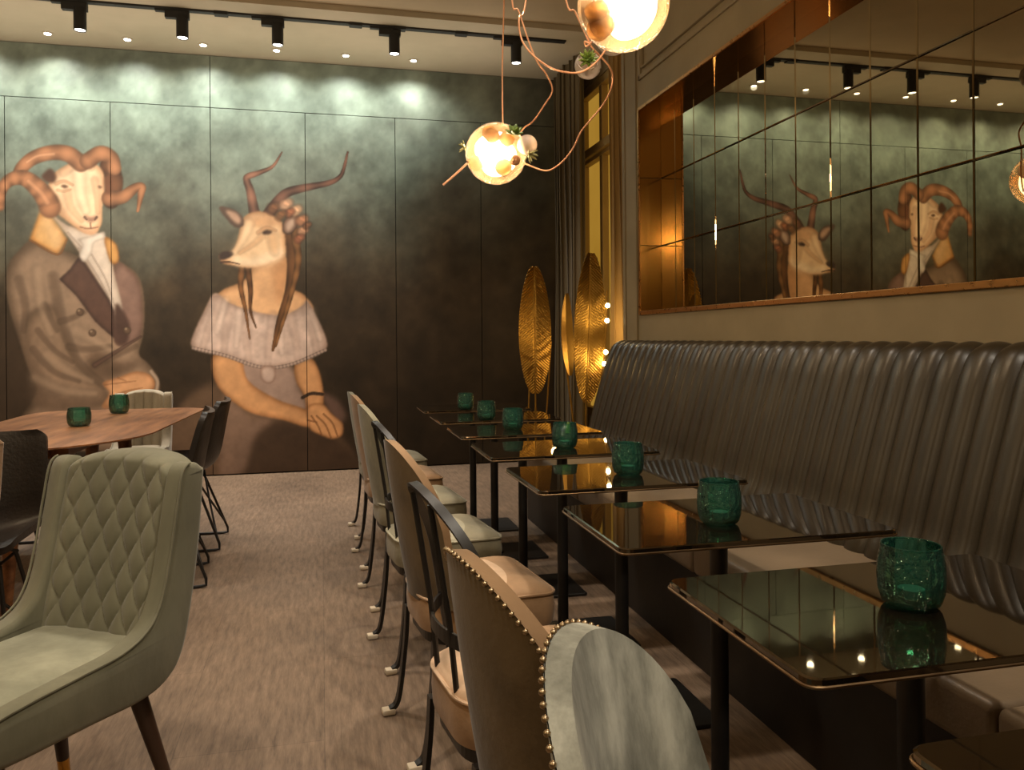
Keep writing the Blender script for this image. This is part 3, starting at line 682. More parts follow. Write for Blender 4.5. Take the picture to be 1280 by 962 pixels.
# ------------------------------------------------------------------ curtains
def curtain(name, label, x, y0, y1, z0, z1, mat, folds, amp, dx=0):
    bm = new()
    def fn(u, v):
        a = u * folds * 2 * PI; w = amp * (.7 + .3 * math.sin(v * 3 + u * 9))
        yy = y0 + (y1 - y0) * u
        p = Vector((x + w * math.sin(a) + dx * v + .006 * math.sin(7 * v + a), yy + .4 * amp * math.sin(2 * a), z0 + (z1 - z0) * v))
        return p, Vector((1, 0, 0))
    slab_surf(bm, fn, int(folds * 12), 14, .004); o = obj(name, bm, mat); tag(o, label, 'curtain', 'window curtains'); return o
curtain('curtain', 'dark olive curtain hanging in the corner beside the mural', 2.20, 6.55, 7.26, .02, ZC - .05, M['curtain'], 6, .055)
curtain('curtain', 'ochre sheer curtain at the mirror side of the window', 2.29, 5.42, 6.05, .02, ZC - .02, M['sheer'], 5, .04)

# ------------------------------------------------------------------ banquette
BY0, BY1 = -.8, 5.03
ban = thing('banquette', 'long dark brown leather banquette with channel-tufted back along the right wall', 'bench', (1.7, 2.2, 0))
def bl(o): o.location = -Vector(ban.location); return o
prof = crv([(2.035, 0, .30), (1.70, 0, .42), (1.735, 0, .60), (1.79, 0, .80), (1.845, 0, .98), (1.872, 0, 1.06), (1.905, 0, 1.12), (1.955, 0, 1.145), (1.995, 0, 1.14), (2.022, 0, 1.115)], 5)[5:]
nr = int((BY1 - BY0) / .0995)
bm = new()
def bf(u, v):
    i = min(int(v * (len(prof) - 1)), len(prof) - 2); t = v * (len(prof) - 1) - i; p = prof[i].lerp(prof[i + 1], t); d = (prof[i + 1] - prof[i]).normalized(); n = Vector((-d.z, 0, d.x))
    ph = (u * nr) % 1; puff = (max(0, 1 - (2 * ph - 1) ** 2)) ** .55 * .024
    endk = min(1, (1 - u) * nr / .6); 
    q = p + n * (puff - .012); return (q.x, BY0 + (BY1 - BY0) * u, q.z)
gr = surf(bm, bf, nr * 8, 40)
bm.faces.new(gr[-1]); bm.faces.new(gr[0][::-1]); bm.faces.new([r for r in [gr[0][0], gr[-1][0], gr[-1][-1], gr[0][-1]]])
bl(obj('backrest', bm, M['leather'], ban))
y = BY1
while y > BY0 + .1:
    y0 = max(y - 1.26, BY0)
    bl(obj('seat_pad', box(new(), 1.235, 1.74, y0 + .001, y - .001, .36, .475, .02, 4), M['leather_seat'], ban)); y = y0
bl(obj('plinth', box(new(), 1.30, 2.03, BY0 + .01, BY1 - .02, 0, .362), M['plinth'], ban, False))

# ------------------------------------------------------------------ cafe tables and votives
ty = [.455 + .63 * k for k in range(8)]; ty[0] = .495
nm = ['black glass cafe table cut off at the bottom right corner, nearest the camera', 'large foreground black glass cafe table with a green votive near the banquette', 'black glass cafe table, second behind the cut-off corner table', 'black glass cafe table, third behind the cut-off corner table', 'black glass cafe table in the middle of the row, fourth behind the cut-off one', 'black glass cafe table third from the mural end of the row', 'black glass cafe table second from the mural end of the row', 'black glass cafe table nearest the mural, last of the row']
tb = None; TX = .913
for i, yc in enumerate(ty):
    if tb is None:
        t = thing('cafe_table', nm[i], 'table', (TX, yc, 0), 0, 'black glass tables along the banquette')
        ol = rpoly([(-.325, -.215), (.325, -.215), (.325, .215), (-.325, .215)], .025)
        tp = obj('tabletop', cushion(new(), ol, [(.004, .738), (0, .741), (0, .749), (.002, .751)]), M['black_glass'], t, False)
        bm = new(); o2 = [Vector((p[0] * 1.003, p[1] * 1.004, .7395)) for p in ol]; tube(bm, o2, .0024, 6, True); obj('edge_trim', bm, M['edge'], t)
        obj('column', lathe(new(), [(0, .018), (.045, .018), (.045, .022), (.024, .03), (.021, .05), (.021, .72), (.06, .728), (.06, .738), (0, .738)], 24), M['black_metal'], t)
        o3 = rpoly([(-.24, -.165), (.24, -.165), (.24, .165), (-.24, .165)], .012)
        obj('base_plate', cushion(new(), o3, [(0, .0), (0, .010), (.003, .012)]), M['black_metal'], t, False).location = (.02, 0, 0)
        obj('collar', lathe(new(), [(0, .012), (.05, .012), (.05, .02), (0, .021)], 20), M['black_metal'], t)
        tb = t
    else: t = dup(tb, (TX, yc, 0), random.uniform(-.012, .012), nm[i])
vt = [((1139, 757), 'large green glass votive on the foreground table'), ((899, 655), 'green glass votive on the table behind the foreground one'), ((785, 594), 'frosted-rim green glass votive on the third table of the row in view'), ((706, 561), 'green glass votive standing right of the gold leaf stems in line'), ((641, 538), 'green glass votive third from the mural end'), ((608, 527), 'small green glass votive second from the mural end'), ((582, 514), 'small green glass votive nearest the mural on the cafe tables')]
vt[3] = (vt[3][0], 'green glass votive on the middle table, below the large gold leaf')
def make_votive(label, loc, r, h):
    t = thing('votive_holder', label, 'candle holder', loc, 0, 'green glass votives on the cafe tables')
    k = r / .049; q = h / .095
    out = [(0, .001), (.036, .001), (.043, .006), (.048, .022), (.0495, .045), (.0485, .068), (.045, .086), (.0445, .095)]
    inn = [(.0425, .0945), (.0425, .086), (.0455, .066), (.0465, .045), (.045, .024), (.040, .011), (0, .010)]
    obj('glass', lathe(new(), [(a * k, b * q) for a, b in out + inn], 72, rib=.016, nrib=18), M['votive'], t)
    obj('tealight', lathe(new(), [(0, .012 * q), (.02 * k, .012 * q), (.02 * k, .026 * q), (.0, .027 * q)], 20), M['wax'], t)
    bm = new(); tube(bm, [(.0436 * k * math.cos(2 * PI * j / 40), .0436 * k * math.sin(2 * PI * j / 40), .095 * q) for j in range(40)], .0014, 6, True); obj('rim', bm, M['votive'], t)
    return t
def ray_z(u, v, z):
    d = FW + RT * ((u - 640) / F) + UP * ((VC - v) / F); k = (z - H) / d.z; return CAM + d * k
v0 = None
for (p, lb), yc in zip(vt, ty[1:]):
    q = ray_z(p[0], p[1] - 2, .752); yy = min(max(q.y, yc - .15), yc + .15); d = q.x / q.y
    loc = (min(d * yy, TX + .26), yy, .752)
    if v0 is None: v0 = make_votive(lb, loc, .049, .095)
    else: dup(v0, loc, random.uniform(0, 1), lb)

# ------------------------------------------------------------------ cafe chairs
RB = .30                                  # plan radius of the curved back
def bx(y, z): return -.205 + (RB - math.sqrt(max(RB * RB - y * y, 0))) - .16 * max(0, z - .45)
def arch(s, w=.185, z0=.40, z1=.87):
    """s 0..1 round the arch (near side up, over, far side down) -> (y, z)"""
    hs = z1 - w * 1.05 - z0; la = PI * w; tot = 2 * hs + la; d = s * tot
    if d < hs: return (-w, z0 + d)
    if d < hs + la: a = (d - hs) / w; return (-w * math.cos(a), z0 + hs + w * 1.05 * math.sin(a))
    return (w, z0 + 2 * hs + la - d)
def chair_base(name, label, loc, rz, seat_mat, hoop=True):
    t = thing(name, label, 'chair', loc, rz, 'cafe chairs along the table row')
    ol = rpoly([(-.215, -.12), (-.12, -.185), (.165, -.20), (.165, .20), (-.12, .185), (-.215, .12)], [.06, .06, .05, .05, .06, .06])
    s = obj('seat', cushion(new(), ol, [(.02, .345), (.004, .352), (0, .365), (-.003, .40), (0, .435), (.003, .446), (.012, .456), (.04, .466), (.09, .474), (.16, .478)]), seat_mat, t)
    bm = new(); c = Vector((-.0133, 0)); tube(bm, [(p[0] * 1.004, p[1] * 1.004, .444) for p in ol], .0045, 6, True); obj('piping', bm, seat_mat, s)
    bm = new(); ol2 = [Vector((p[0] * .93, p[1] * .93)) for p in ol]; cushion(bm, ol2, [(0, .318), (0, .347)]); obj('seat_frame', bm, M['black_metal'], t, False)
    for sy in (-1, 1):
        pts = crv([(-.195, sy * .165, .34), (-.20, sy * .168, .24), (-.215, sy * .172, .10), (-.228, sy * .175, .035), (-.250, sy * .176, .016)], 4)
        l = obj('leg', bar(new(), pts, .026, .012, (0, 1, 0)), M['black_metal'], t, False)
        obj('foot_pad', box(new(), -.275, -.235, sy * .176 - .017, sy * .176 + .017, .002, .02, .004), M['pad'], l)
        pts = crv([(.12, sy * .165, .34), (.122, sy * .168, .22), (.13, sy * .172, .08), (.138, sy * .174, .03), (.155, sy * .175, .016)], 4)
        l = obj('leg', bar(new(), pts, .026, .012, (0, 1, 0)), M['black_metal'], t, False)
        obj('foot_pad', box(new(), .145, .18, sy * .175 - .017, sy * .175 + .017, .002, .02, .004), M['pad'], l)
    n = 80; A = [arch(k / n) if hoop else arch(k / n, .165, .34, .80) for k in range(n + 1)]
    bm = new()
    pts = [Vector((bx(yy, z), yy, z)) for yy, z in A]
    bar(bm, pts, .020 if hoop else .010, .008, (1, 0, .15))
    obj('back_hoop', bm, M['black_metal'], t)
    return t
def hoop_chair(*a):
    t = chair_base('hoop_chair', *a)
    for yy in (-.07, .07):
        zt_ = .68 + math.sqrt(.185 ** 2 - yy ** 2) * 1.05 - .02
        obj('spindle', tube(new(), [(bx(yy, .36) , yy, .36), (bx(yy, .6), yy, .6), (bx(yy, zt_), yy, zt_)], .0065, 8), M['black_metal'], t)
    obj('back_rail', bar(new(), [(bx(q, .56) - .004, q, .56) for q in [-.185 + .37 * k / 16 for k in range(17)]], .03, .006, (0, 0, 1)), M['black_metal'], t, False)
    return t
def cover_chair(label, loc, rz, seat_mat, cover_mat, inner_mat, studs=True, zb=.43, ztop=.885):
    t = chair_base('slipcover_chair', label, loc, rz, seat_mat, False)
    w = .20
    def face(off, grow):
        def fn(u, v):
            # u across -1..1, v from the bottom to the arch
            yy = (2 * u - 1) * (w + grow); k = abs(yy) / (w + grow); zt_ = (ztop - .235) + (.235 + grow) * math.sqrt(max(0, 1 - k ** 2.1))
            z = zb + (zt_ - zb) * v
            return Vector((bx(yy, z) + off, yy, z))
        return fn
    bm = new(); nu, nv = 28, 18
    fo = face(-.018, 0); fi = face(.006, -.003)
    def puff(u, v): return .007 * math.sin(PI * u) ** .6 * math.sin(PI * min(1, v * .95 + .03)) ** .5
    O = [[bm.verts.new(fo(i / nu, j / nv) + Vector((-puff(i / nu, j / nv), 0, 0))) for j in range(nv + 1)] for i in range(nu + 1)]
    for i in range(nu):
        for j in range(nv): bm.faces.new((O[i][j], O[i][j + 1], O[i + 1][j + 1], O[i + 1][j]))
    cv = obj('back_cover', bm, cover_mat, t)
    bm = new()
    I = [[bm.verts.new(fi(i / nu, j / nv) + Vector((puff(i / nu, j / nv) * 1.6, 0, 0))) for j in range(nv + 1)] for i in range(nu + 1)]
    for i in range(nu):
        for j in range(nv): bm.faces.new((I[i][j], I[i][j + 1], I[i + 1][j + 1], I[i + 1][j]))
    edge = [(0, j) for j in range(nv)] + [(i, nv) for i in range(nu)] + [(nu, j) for j in range(nv, 0, -1)] + [(i, 0) for i in range(nu, 0, -1)]
    B = [bm.verts.new(fo(i / nu, j / nv)) for i, j in edge]
    for k in range(len(edge)):
        a, b = edge[k], edge[(k + 1) % len(edge)]
        bm.faces.new((I[a[0]][a[1]], I[b[0]][b[1]], B[(k + 1) % len(edge)], B[k]))
    obj('back_pad', bm, inner_mat, t)
    if studs:
        path = [fo(0, j / 10) for j in range(10)] + [fo(.5 - .5 * math.cos(PI * k / 60), 1) for k in range(61)] + [fo(1, 1 - j / 10) for j in range(1, 11)]
        L = [0]
        for a, b in zip(path, path[1:]): L.append(L[-1] + (b - a).length)
        bm = new(); d = 0; k = 0
        while d < L[-1]:
            while L[k + 1] < d: k += 1
            p = path[k].lerp(path[k + 1], (d - L[k]) / max(L[k + 1] - L[k], 1e-6)); ball(bm, p + Vector((-.003, 0, 0)), .0042, 1); d += .0135
        o = obj('stud_trim', bm, M['stud'], cv)
    return t
CX = .46
cover_chair('pale sage velvet slipcovered chair at the bottom edge, nearest the camera', (.478, .64, 0), math.radians(-35), M['seat_grey'], M['sage_light'], M['sage_light'], ztop=.868)
cover_chair('umber suede slipcovered chair with studded edges at the foreground table', (.465, 1.12, 0), math.radians(9), M['seat_tan'], M['umber'], M['tan'])
hoop_chair('bare black hoop-back chair with a tan seat behind the studded umber chair', (CX, 1.72, 0), math.radians(8), M['seat_tan'])
cover_chair('tan slipcovered chair with a two-tone tan seat, mid row', (CX + .01, 2.37, 0), math.radians(7), M['seat_tan'], M['umber'], M['tan'], False)
hoop_chair('bare black hoop-back chair with a grey seat, mid row', (CX, 3.02, 0), math.radians(7), M['seat_grey'])
cover_chair('grey slipcovered chair third from the mural end', (CX - .01, 3.68, 0), math.radians(6), M['seat_grey'], M['grey_velvet'], M['grey_velvet'], False)
cover_chair('tan slipcovered chair second from the mural end', (CX - .02, 4.32, 0), math.radians(5), M['seat_tan'], M['tan'], M['tan'], False)
cover_chair('grey slipcovered chair nearest the mural, last of the row', (CX - .02, 4.95, 0), math.radians(4), M['seat_grey'], M['grey_velvet'], M['grey_velvet'], False, ztop=.86)

# ------------------------------------------------------------------ quilted armchair
def arm_chair(name, label, loc, rz, mats, w=.218, ht=.868, quilt=True, seatz=.48, group=None, tips=True):
    t = thing(name, label, 'armchair', loc, rz, group); body, seatm = mats
    k = ht / .90
    # side profile in (f, z): f forward from the back
    side = [(-.085, .885), (-.05, .905), (-.012, .89), (.010, .80), (.034, .68), (.062, .585), (.10, .535), (.17, .508), (.28, .495), (.39, .49), (.468, .480), (.484, .45), (.474, .405), (.43, .387), (.25, .380), (.11, .375), (.035, .395), (-.012, .45), (-.045, .58), (-.07, .73)]
    pr = [(a, .32 + (b - .32) * (k if b > .5 else 1)) for a, b in side]
    sm = [Vector((q.x, q.z)) for q in crv([(a, 0, b) for a, b in pr + pr[:1]], 7)[:-1]]
    side_sign = 1 if sum(a.x * b.y - b.x * a.y for a, b in zip(sm, sm[1:] + sm[:1])) < 0 else -1
    sh = t
    for s in (-1, 1):
        bm = new(); N = len(sm); rings = []
        for dd, ins in ((w - .054, .016), (w - .053, .007), (w - .046, 0), (w - .010, 0), (w - .003, .006), (w, .015)):
            row = []
            for q in range(N):
                tg = (sm[(q + 1) % N] - sm[q - 1]).normalized(); nn = Vector((-tg.y, tg.x))
                p = sm[q] - nn * ins * side_sign; row.append(bm.verts.new((s * dd, -p.x, p.y)))
            rings.append(row)
        for A, B in zip(rings, rings[1:]):
            for q in range(N): bm.faces.new((A[q], A[(q + 1) % N], B[(q + 1) % N], B[q]))
        for tri in tessellate_polygon([[Vector((q.x, q.y, 0)) for q in sm]]):
            for ring in (rings[0], rings[-1]): bm.faces.new([ring[i] for i in tri])
        sd = obj('side_panel', bm, body, t)
        bm = new(); tube(bm, [(s * (w - .002), -q.x, q.y) for q in sm[10:75]], .0032, 6); obj('piping', bm, body, sd)
    # seat shell and seat cushion
    bm = new(); box(bm, -w + .05, w - .05, -.473, .0, .378, .43, .02, 3); obj('seat_base', bm, body, t)
    bm = new(); ol = rpoly([(-w + .055, -.478), (w - .055, -.478), (w - .055, -.03), (-w + .055, -.03)], .05)
    cushion(bm, ol, [(.01, .40), (0, .42), (0, .46), (.004, .474), (.014, .483), (.04, .489), (.10, .493)]); obj('seat_cushion', bm, seatm, t)
    # outer back
    bm = new(); zt_ = pr[1][1]
    def ob(u, v):
        x = -w + .03 + (2 * w - .06) * u; z = .41 + (zt_ - .445) * v; f = -.005 - .072 * v - .03 * math.sin(PI * u)
        return Vector((x, -f, z + .018 * math.sin(PI * u) * v - .02 * v * abs(2 * u - 1) ** 6)), Vector((0, 1, 0))
    slab_surf(bm, lambda u, v: (ob(u, v)[0], Vector((0, 1, 0))), 14, 12, .05); obj('back_shell', bm, body, t)
    # quilted inner back
    bm = new(); ww = w - .050; z0, z1 = .47, zt_ + .012
    def qf(u, v):
        x = -ww + 2 * ww * u; z = z0 + (z1 - z0) * v
        zz = z + (.018 * math.sin(PI * u) * v); f = .062 - .088 * v - .02 * math.sin(PI * u)
        roll = max(0, v - .93) / .07; f -= .045 * roll ** 2; zz -= .012 * roll ** 3 + .022 * v * abs(2 * u - 1) ** 8
        if quilt:
            a = x / .064; b = z / .108; p1 = abs(math.sin(PI * (a + b))); p2 = abs(math.sin(PI * (a - b))); h = .012 * (p1 * p2) ** .42
        else: h = .012 * abs(math.sin(PI * x / .055)) ** .6
        h *= min(1, (1 - v) * 12 + .15) * min(1, u * 14) * min(1, (1 - u) * 14)
        return Vector((x, -(f + h), zz)), Vector((0, -1, 0))
    slab_surf(bm, qf, 120, 120, .03); q = obj('quilted_back' if quilt else 'channelled_back', bm, body, t)
    for sx, sy, rear in ((-1, -.40, 0), (1, -.40, 0), (-1, -.06, 1), (1, -.06, 1)):
        top = Vector((sx * (w - .09), sy, .385)); bot = Vector((sx * (w - .03), sy + (.09 if rear else -.05), 0))
        mid = top.lerp(bot, .68)
        l = obj('leg', tube(new(), [top, mid], [.022, .0145], 14), M['dark_wood'], t)
        obj('brass_tip', tube(new(), [mid, bot], [.0146, .012], 14), M['brass'], l)
    return t
arm_chair('quilted_armchair', 'large sage green velvet armchair with diamond-quilted back in the left foreground', (-.508, 2.13, 0), math.radians(-34), (M['sage'], M['sage_seat']), group='sage quilted armchairs')
arm_chair('quilted_armchair', 'sage velvet armchair at the left frame edge, only its side showing', (-1.20, 2.78, 0), math.radians(-18), (M['tan'], M['sage_seat']), group='sage quilted armchairs')
arm_chair('channelled_chair', 'pale grey channel-backed chair behind the far end of the wooden table', (-1.165, 5.74, 0), math.radians(3), (M['cream'], M['cream']), .175, .785, False)

# ------------------------------------------------------------------ dining table
dt = thing('dining_table', 'walnut dining table with tapered rounded ends standing before the ram gentleman', 'table', (-1.22, 4.48, 0))
ol = rpoly([(-.26, -.96), (.16, -.96), (.44, -.62), (.50, .86), (.40, .96), (-.40, .96), (-.48, .80), (-.46, -.55)], [.16, .18, .25, .12, .08, .1, .2, .3], 8)
obj('tabletop', cushion(new(), ol, [(.10, .700), (.05, .712), (.008, .735), (0, .742), (0, .748), (.003, .75)]), M['walnut'], dt)
for sx in (-1, 1):
    for sy in (-1, 1):
        obj('leg', tube(new(), [(sx * .08, sy * .58, .705), (sx * .10, sy * .62, .35), (sx * .115, sy * .64, .0)], [.04, .032, .022], 14), M['walnut'], dt)
obj('apron', box(new(), -.10, .10, -.56, .56, .655, .705, .006), M['walnut'], dt, False)
g1 = dup(v0, (*ray_z(99, 532, .752).xy, .752), .3, 'wide green glass votive at the front of the walnut table', 'green votives on the walnut table')
g2 = dup(v0, (*ray_z(149, 516, .752).xy, .752), .8, 'green glass votive at the back of the walnut table', 'green votives on the walnut table')
g1.scale = (1.12, 1.12, .95); g2.scale = (1.12, 1.12, 1.12)

# ------------------------------------------------------------------ leather dining chairs with wire sled legs
def sled_chair(label, loc, rz, mat):
    t = thing('leather_chair', label, 'chair', loc, rz, 'leather chairs at the walnut table')
    prof2 = crv([(0, -.24, .455), (0, -.20, .462), (0, -.05, .452), (0, .10, .448), (0, .165, .47), (0, .20, .53), (0, .225, .65), (0, .25, .78), (0, .262, .83)], 5)
    bm = new()
    def fn(u, v):
        i = min(int(v * (len(prof2) - 1)), len(prof2) - 2); q = v * (len(prof2) - 1) - i; p = prof2[i].lerp(prof2[i + 1], q); d = (prof2[i + 1] - prof2[i]).normalized(); n = Vector((0, -d.z, d.y))
        s = 2 * u - 1; hw = .225 + .02 * math.sin(PI * v); cr = 1 - max(0, v - .86) / .14 * .14 * abs(s) ** 6
        if v > .9: hw -= .03 * ((v - .9) / .1) ** 2
        if v < .08: hw -= .03 * ((.08 - v) / .08) ** 2
        cup = .055 * abs(s) ** 2.4 * (.55 + .6 * math.sin(PI * min(1, v * 1.05)))
        return p + Vector((s * hw, 0, 0)) + n * (cup + .012), n
    slab_surf(bm, fn, 22, 36, .030); bmesh.ops.smooth_vert(bm, verts=bm.verts[:], factor=.3, use_axis_x=True, use_axis_y=True, use_axis_z=True)
    sh = obj('seat_shell', bm, mat, t)
    for s in (-1, 1):
        pts = [(s * .10, -.10, .438), (s * .17, -.16, .41), (s * .215, -.225, .03), (s * .215, -.215, .009), (s * .215, -.19, .008), (s * .205, .21, .008), (s * .205, .235, .012), (s * .20, .235, .04), (s * .15, .10, .40), (s * .09, .06, .44)]
        obj('sled_leg', tube(new(), pts, .0075, 8), M['black_metal'], t)
    obj('cross_brace', tube(new(), [(-.20, .225, .07), (0, .15, .27), (.155, .11, .40)], .006, 8), M['black_metal'], t)
    obj('cross_brace', tube(new(), [(.20, .225, .07), (0, .155, .265), (-.155, .11, .40)], .006, 8), M['black_metal'], t)
    return t
s0 = sled_chair('black-brown leather chair with wire legs at the near end of the walnut table', (-1.26, 3.20, 0), math.radians(176), M['dark_leather_chair'])
sled_chair('brown leather chair on the right side of the walnut table, nearer the camera', (-.80, 4.20, 0), math.radians(-84), M['dark_leather_chair'])
sled_chair('brown leather chair on the right side of the walnut table, farther from the camera', (-.80, 4.90, 0), math.radians(-90), M['dark_leather_chair'])
sled_chair('mid-brown leather chair on the left side of the walnut table at the frame edge', (-1.86, 4.95, 0), math.radians(88), M['brown_chair'])
for o in list(COL.objects):
    if o.name.startswith('leather_chair') and not o.parent and 'near end' in o['label']: o.rotation_euler[2] = math.radians(-176) + PI

# ------------------------------------------------------------------ gold leaf lamps
def leaf_mesh(length, width, curl, ridge=True):
    bm = new()
    def fn(u, v):
        s = 2 * u - 1; hw = width * (math.sin(PI * (.012 + .976 * v ** .92)) ** .5); 
        z = length * v; k = abs(s)
        rip = .005 * math.sin((z * 1.0 + k * hw * .9) * 2 * PI / .022) * min(1, k * 6) if ridge else 0
        return Vector((s * hw, -.10 * k * width * 1.6 + curl * v * v + rip, z)), Vector((0, 1, 0))
    slab_surf(bm, fn, 26, 150 if ridge else 40, .003); return bm
def leaf(parent, x, y, z0, length, width, rz, tilt, curl, stem_base, split=False):
    bm = leaf_mesh(length, width, curl)
    R_ = Matrix.Translation((x, y, z0)) @ Matrix.Rotation(rz, 4, 'Z') @ Matrix.Rotation(tilt, 4, 'Y'); bm.transform(R_)
    l = obj('leaf', bm, M['gold_leaf'], parent)
    pts = [R_ @ Vector((0, curl * (v) ** 2 - .004, length * v)) for v in (0, .25, .5, .75, .97)]
    obj('midrib', tube(new(), crv([Vector(stem_base)] + pts, 5), [.008] * 5 + [.006] * 5 + [.004] * 16, 8), M['gold_leaf'], l); return l
L1 = thing('leaf_floor_lamp', 'tall golden single-leaf floor lamp standing left, next to the mural corner', 'lamp', (1.56, 5.75, 0), 0, 'gold leaf floor lamps')
obj('base', lathe(new(), [(0, 0), (.12, 0), (.12, .012), (.02, .018), (0, .018)], 32), M['gold_leaf'], L1)
leaf(L1, 0, 0, .76, .96, .122, math.radians(-12), 0, .05, (0, 0, .016))
obj('stem', tube(new(), [(-.05, .02, .016), (-.055, .02, .5), (-.04, .02, .82)], .007, 8), M['gold_leaf'], L1)
obj('stem', tube(new(), [(.05, .05, .016), (.10, .05, .6), (.14, .05, 1.15)], .006, 8), M['gold_leaf'], L1)
L2 = thing('leaf_floor_lamp', 'golden floor lamp with a big ridged leaf and glowing bulbs beside the banquette', 'lamp', (1.885, 5.52, 0), 0, 'gold leaf floor lamps')
obj('base', lathe(new(), [(0, 0), (.12, 0), (.12, .012), (.02, .018), (0, .018)], 32), M['gold_leaf'], L2)
leaf(L2, 0, .02, .70, 1.11, .132, math.radians(8), math.radians(4), .06, (-.01, 0, .016))
bm = leaf_mesh(.60, .062, -.06, False); bm.transform(Matrix.Translation((-.135, -.02, .90)) @ Matrix.Rotation(math.radians(28), 4, 'Z') @ Matrix.Rotation(math.radians(-9), 4, 'Y')); sl = obj('small_leaf', bm, M['gold_leaf'], L2)
obj('stem', tube(new(), [(-.06, .02, .016), (-.08, .02, .45), (-.13, .05, .90), (-.16, .05, 1.3)], .008, 8), M['gold_leaf'], L2)
pts = [(.03, -.03, .016), (.06, -.04, .6), (.112, -.05, .95), (.135, -.05, 1.2), (.145, -.05, 1.52)]
obj('light_rod', tube(new(), crv(pts, 5), .007, 8), M['gold_leaf'], L2)
for p in ((.117, -.065, .985), (.128, -.065, 1.07), (.141, -.065, 1.30), (.146, -.065, 1.41)): obj('bulb', ball(new(), p, .017, 2), M['bulb'], L2)
obj('bulb', ball(new(), (-.19, -.06, 1.28), .012, 2), M['bulb'], L2)
LP = Vector(L2.location)
point(LP + Vector((.17, .20, 1.25)), 5, (1, .68, .28), .04); point(LP + Vector((.14, -.03, 1.0)), 1.2, (1, .70, .32), .03); point(LP + Vector((-.24, .0, 1.15)), 1.0, (1, .68, .28), .03)

# ------------------------------------------------------------------ glass pendants
def succulent(bm, c, r, n, up, seed, shape=(.28, .12)):
    rs = random.Random(seed); up = Vector(up).normalized(); a = up.orthogonal().normalized(); b = up.cross(a)
    for k in range(n):
        ph = k * 2.4; el = .25 + 1.0 * k / n; d = (a * math.cos(ph) + b * math.sin(ph)) * math.cos(el) + up * math.sin(el); d.normalize()
        w = d.cross(up).normalized() if abs(d.dot(up)) < .98 else a; nn = w.cross(d)
        q = Vector(c) + d * r * .55; s0 = len(bm.verts)
        g_ = bmesh.ops.create_icosphere(bm, subdivisions=2, radius=1)
        for v in g_['verts']:
            x, yv, z = v.co; v.co = q + d * x * r * .55 + w * yv * r * shape[0] * (1 - .4 * x) + nn * z * r * shape[1]
    return bm
def cord(name, pix, parent, r=.0032, mat='copper', n=5):
    o = obj(name, tube(new(), crv([at(*p) for p in pix], n), r * 1.05, 8), M[mat], parent); o.location = -Vector(parent.location); return o
def pendant(label, u, v, zc, r, seed, socket):
    c = at(u, v, zc); t = thing('pendant_lamp', label, 'lamp', c, 0, 'glass globe pendants')
    rs = random.Random(seed)
    lob = [(Vector((rs.uniform(-1, 1), rs.uniform(-1, 1), rs.uniform(-1, 1))).normalized(), rs.uniform(.16, .26)) for _ in range(7)]
    obj('glass_globe', ball(new(), (0, 0, 0), r, 4), M['globe'], t)
    def fn(d):
        k = .74
        for q, s in lob: k -= .30 * math.exp(-((d - q).length / .42) ** 2)
        return k
    obj('glowing_core', ball(new(), (0, 0, 0), r, 4, fn=fn), M['glow'], t)
    for q, s in lob: obj('glass_bubble', ball(new(), q * r * .72, r * s * 1.15, 3), M['bubble'], t)
    d = (CAM - c).normalized(); sd = (d + Vector(socket)).normalized()
    obj('socket', ball(new(), sd * r * .90, r * .17, 3), M['copper'], t)
    point(c, 16, (1, .80, .54), .06)
    return t, c
P1, c1 = pendant('glowing clear glass globe pendant with a green sprig, lower left of the cluster', 620, 192, 3.46, .134, 3, (.85, .0, -.25))
cord('cord', [(631, -160, 3.46), (630, 0, 3.46), (628, 80, 3.46), (628.5, 157, 3.46)], P1)
cord('stem', [(584, 204, 3.40), (569, 218, 3.38), (554, 231, 3.36)], P1, .0045)
cord('cord', [(636, -120, 3.3), (640, 0, 3.3), (648, 13, 3.3), (660, 49, 3.3), (671, 76, 3.3), (683, 93, 3.32), (690.5, 113, 3.34), (680, 132, 3.36), (667, 151, 3.38), (656, 159, 3.4), (649, 168, 3.42)], P1, .0034)
def loc(t, u, v, zc): return at(u, v, zc) - Vector(t.location)
o = obj('sprig', succulent(new(), loc(P1, 642, 168, 3.34), .042, 9, (.1, -.5, .8), 5, (.34, .16)), M['leaf_green'], P1)
pb = obj('side_pod', ball(new(), loc(P1, 659, 181, 3.44), .044, 3), M['pod'], P1)
obj('air_plant', succulent(new(), loc(P1, 661, 192, 3.38), .040, 10, (.5, -.6, -.5), 8, (.14, .08)), M['leaf_pale'], P1)
obj('air_plant', succulent(new(), loc(P1, 581, 184, 3.42), .030, 7, (-.9, -.3, .1), 9, (.16, .08)), M['leaf_pale'], P1)
P2, c2 = pendant('largest glowing glass globe pendant, cut by the top edge of the picture', 779, 6, 2.36, .136, 12, (0, .15, .42))
cord('cord', [(779, -48, 2.36), (778, -150, 2.36), (778, -420, 2.36)], P2)
K1 = thing('hanging_planter', 'small pale glass pod with a spiky succulent hanging below the big globe', 'planter', at(735, 82, 3.05), 0, 'hanging glass planters')
pc = Vector(K1.location); face = (CAM - pc).normalized()
def pod(t, r, up):
    up = Vector(up).normalized(); q = Vector((0, 0, 1)).rotation_difference(up).to_matrix().to_4x4()
    prof3 = [(r * math.sin(a), -r * math.cos(a)) for a in [PI * k / 14 for k in range(11)]] + [(r * .74, r * .60), (r * .70, r * .55), (r * .82, r * .2), (r * .6, -r * .5), (0, -r * .7)]
    bm = lathe(new(), prof3, 28); bm.transform(q); obj('pod', bm, M['pod'], t)
pod(K1, .052, face + Vector((0, 0, .55)))
obj('succulent', succulent(new(), (face + Vector((0, 0, .55))).normalized() * .036, .040, 20, face + Vector((0, 0, .5)), 4, (.17, .10)), M['leaf_green'], K1)
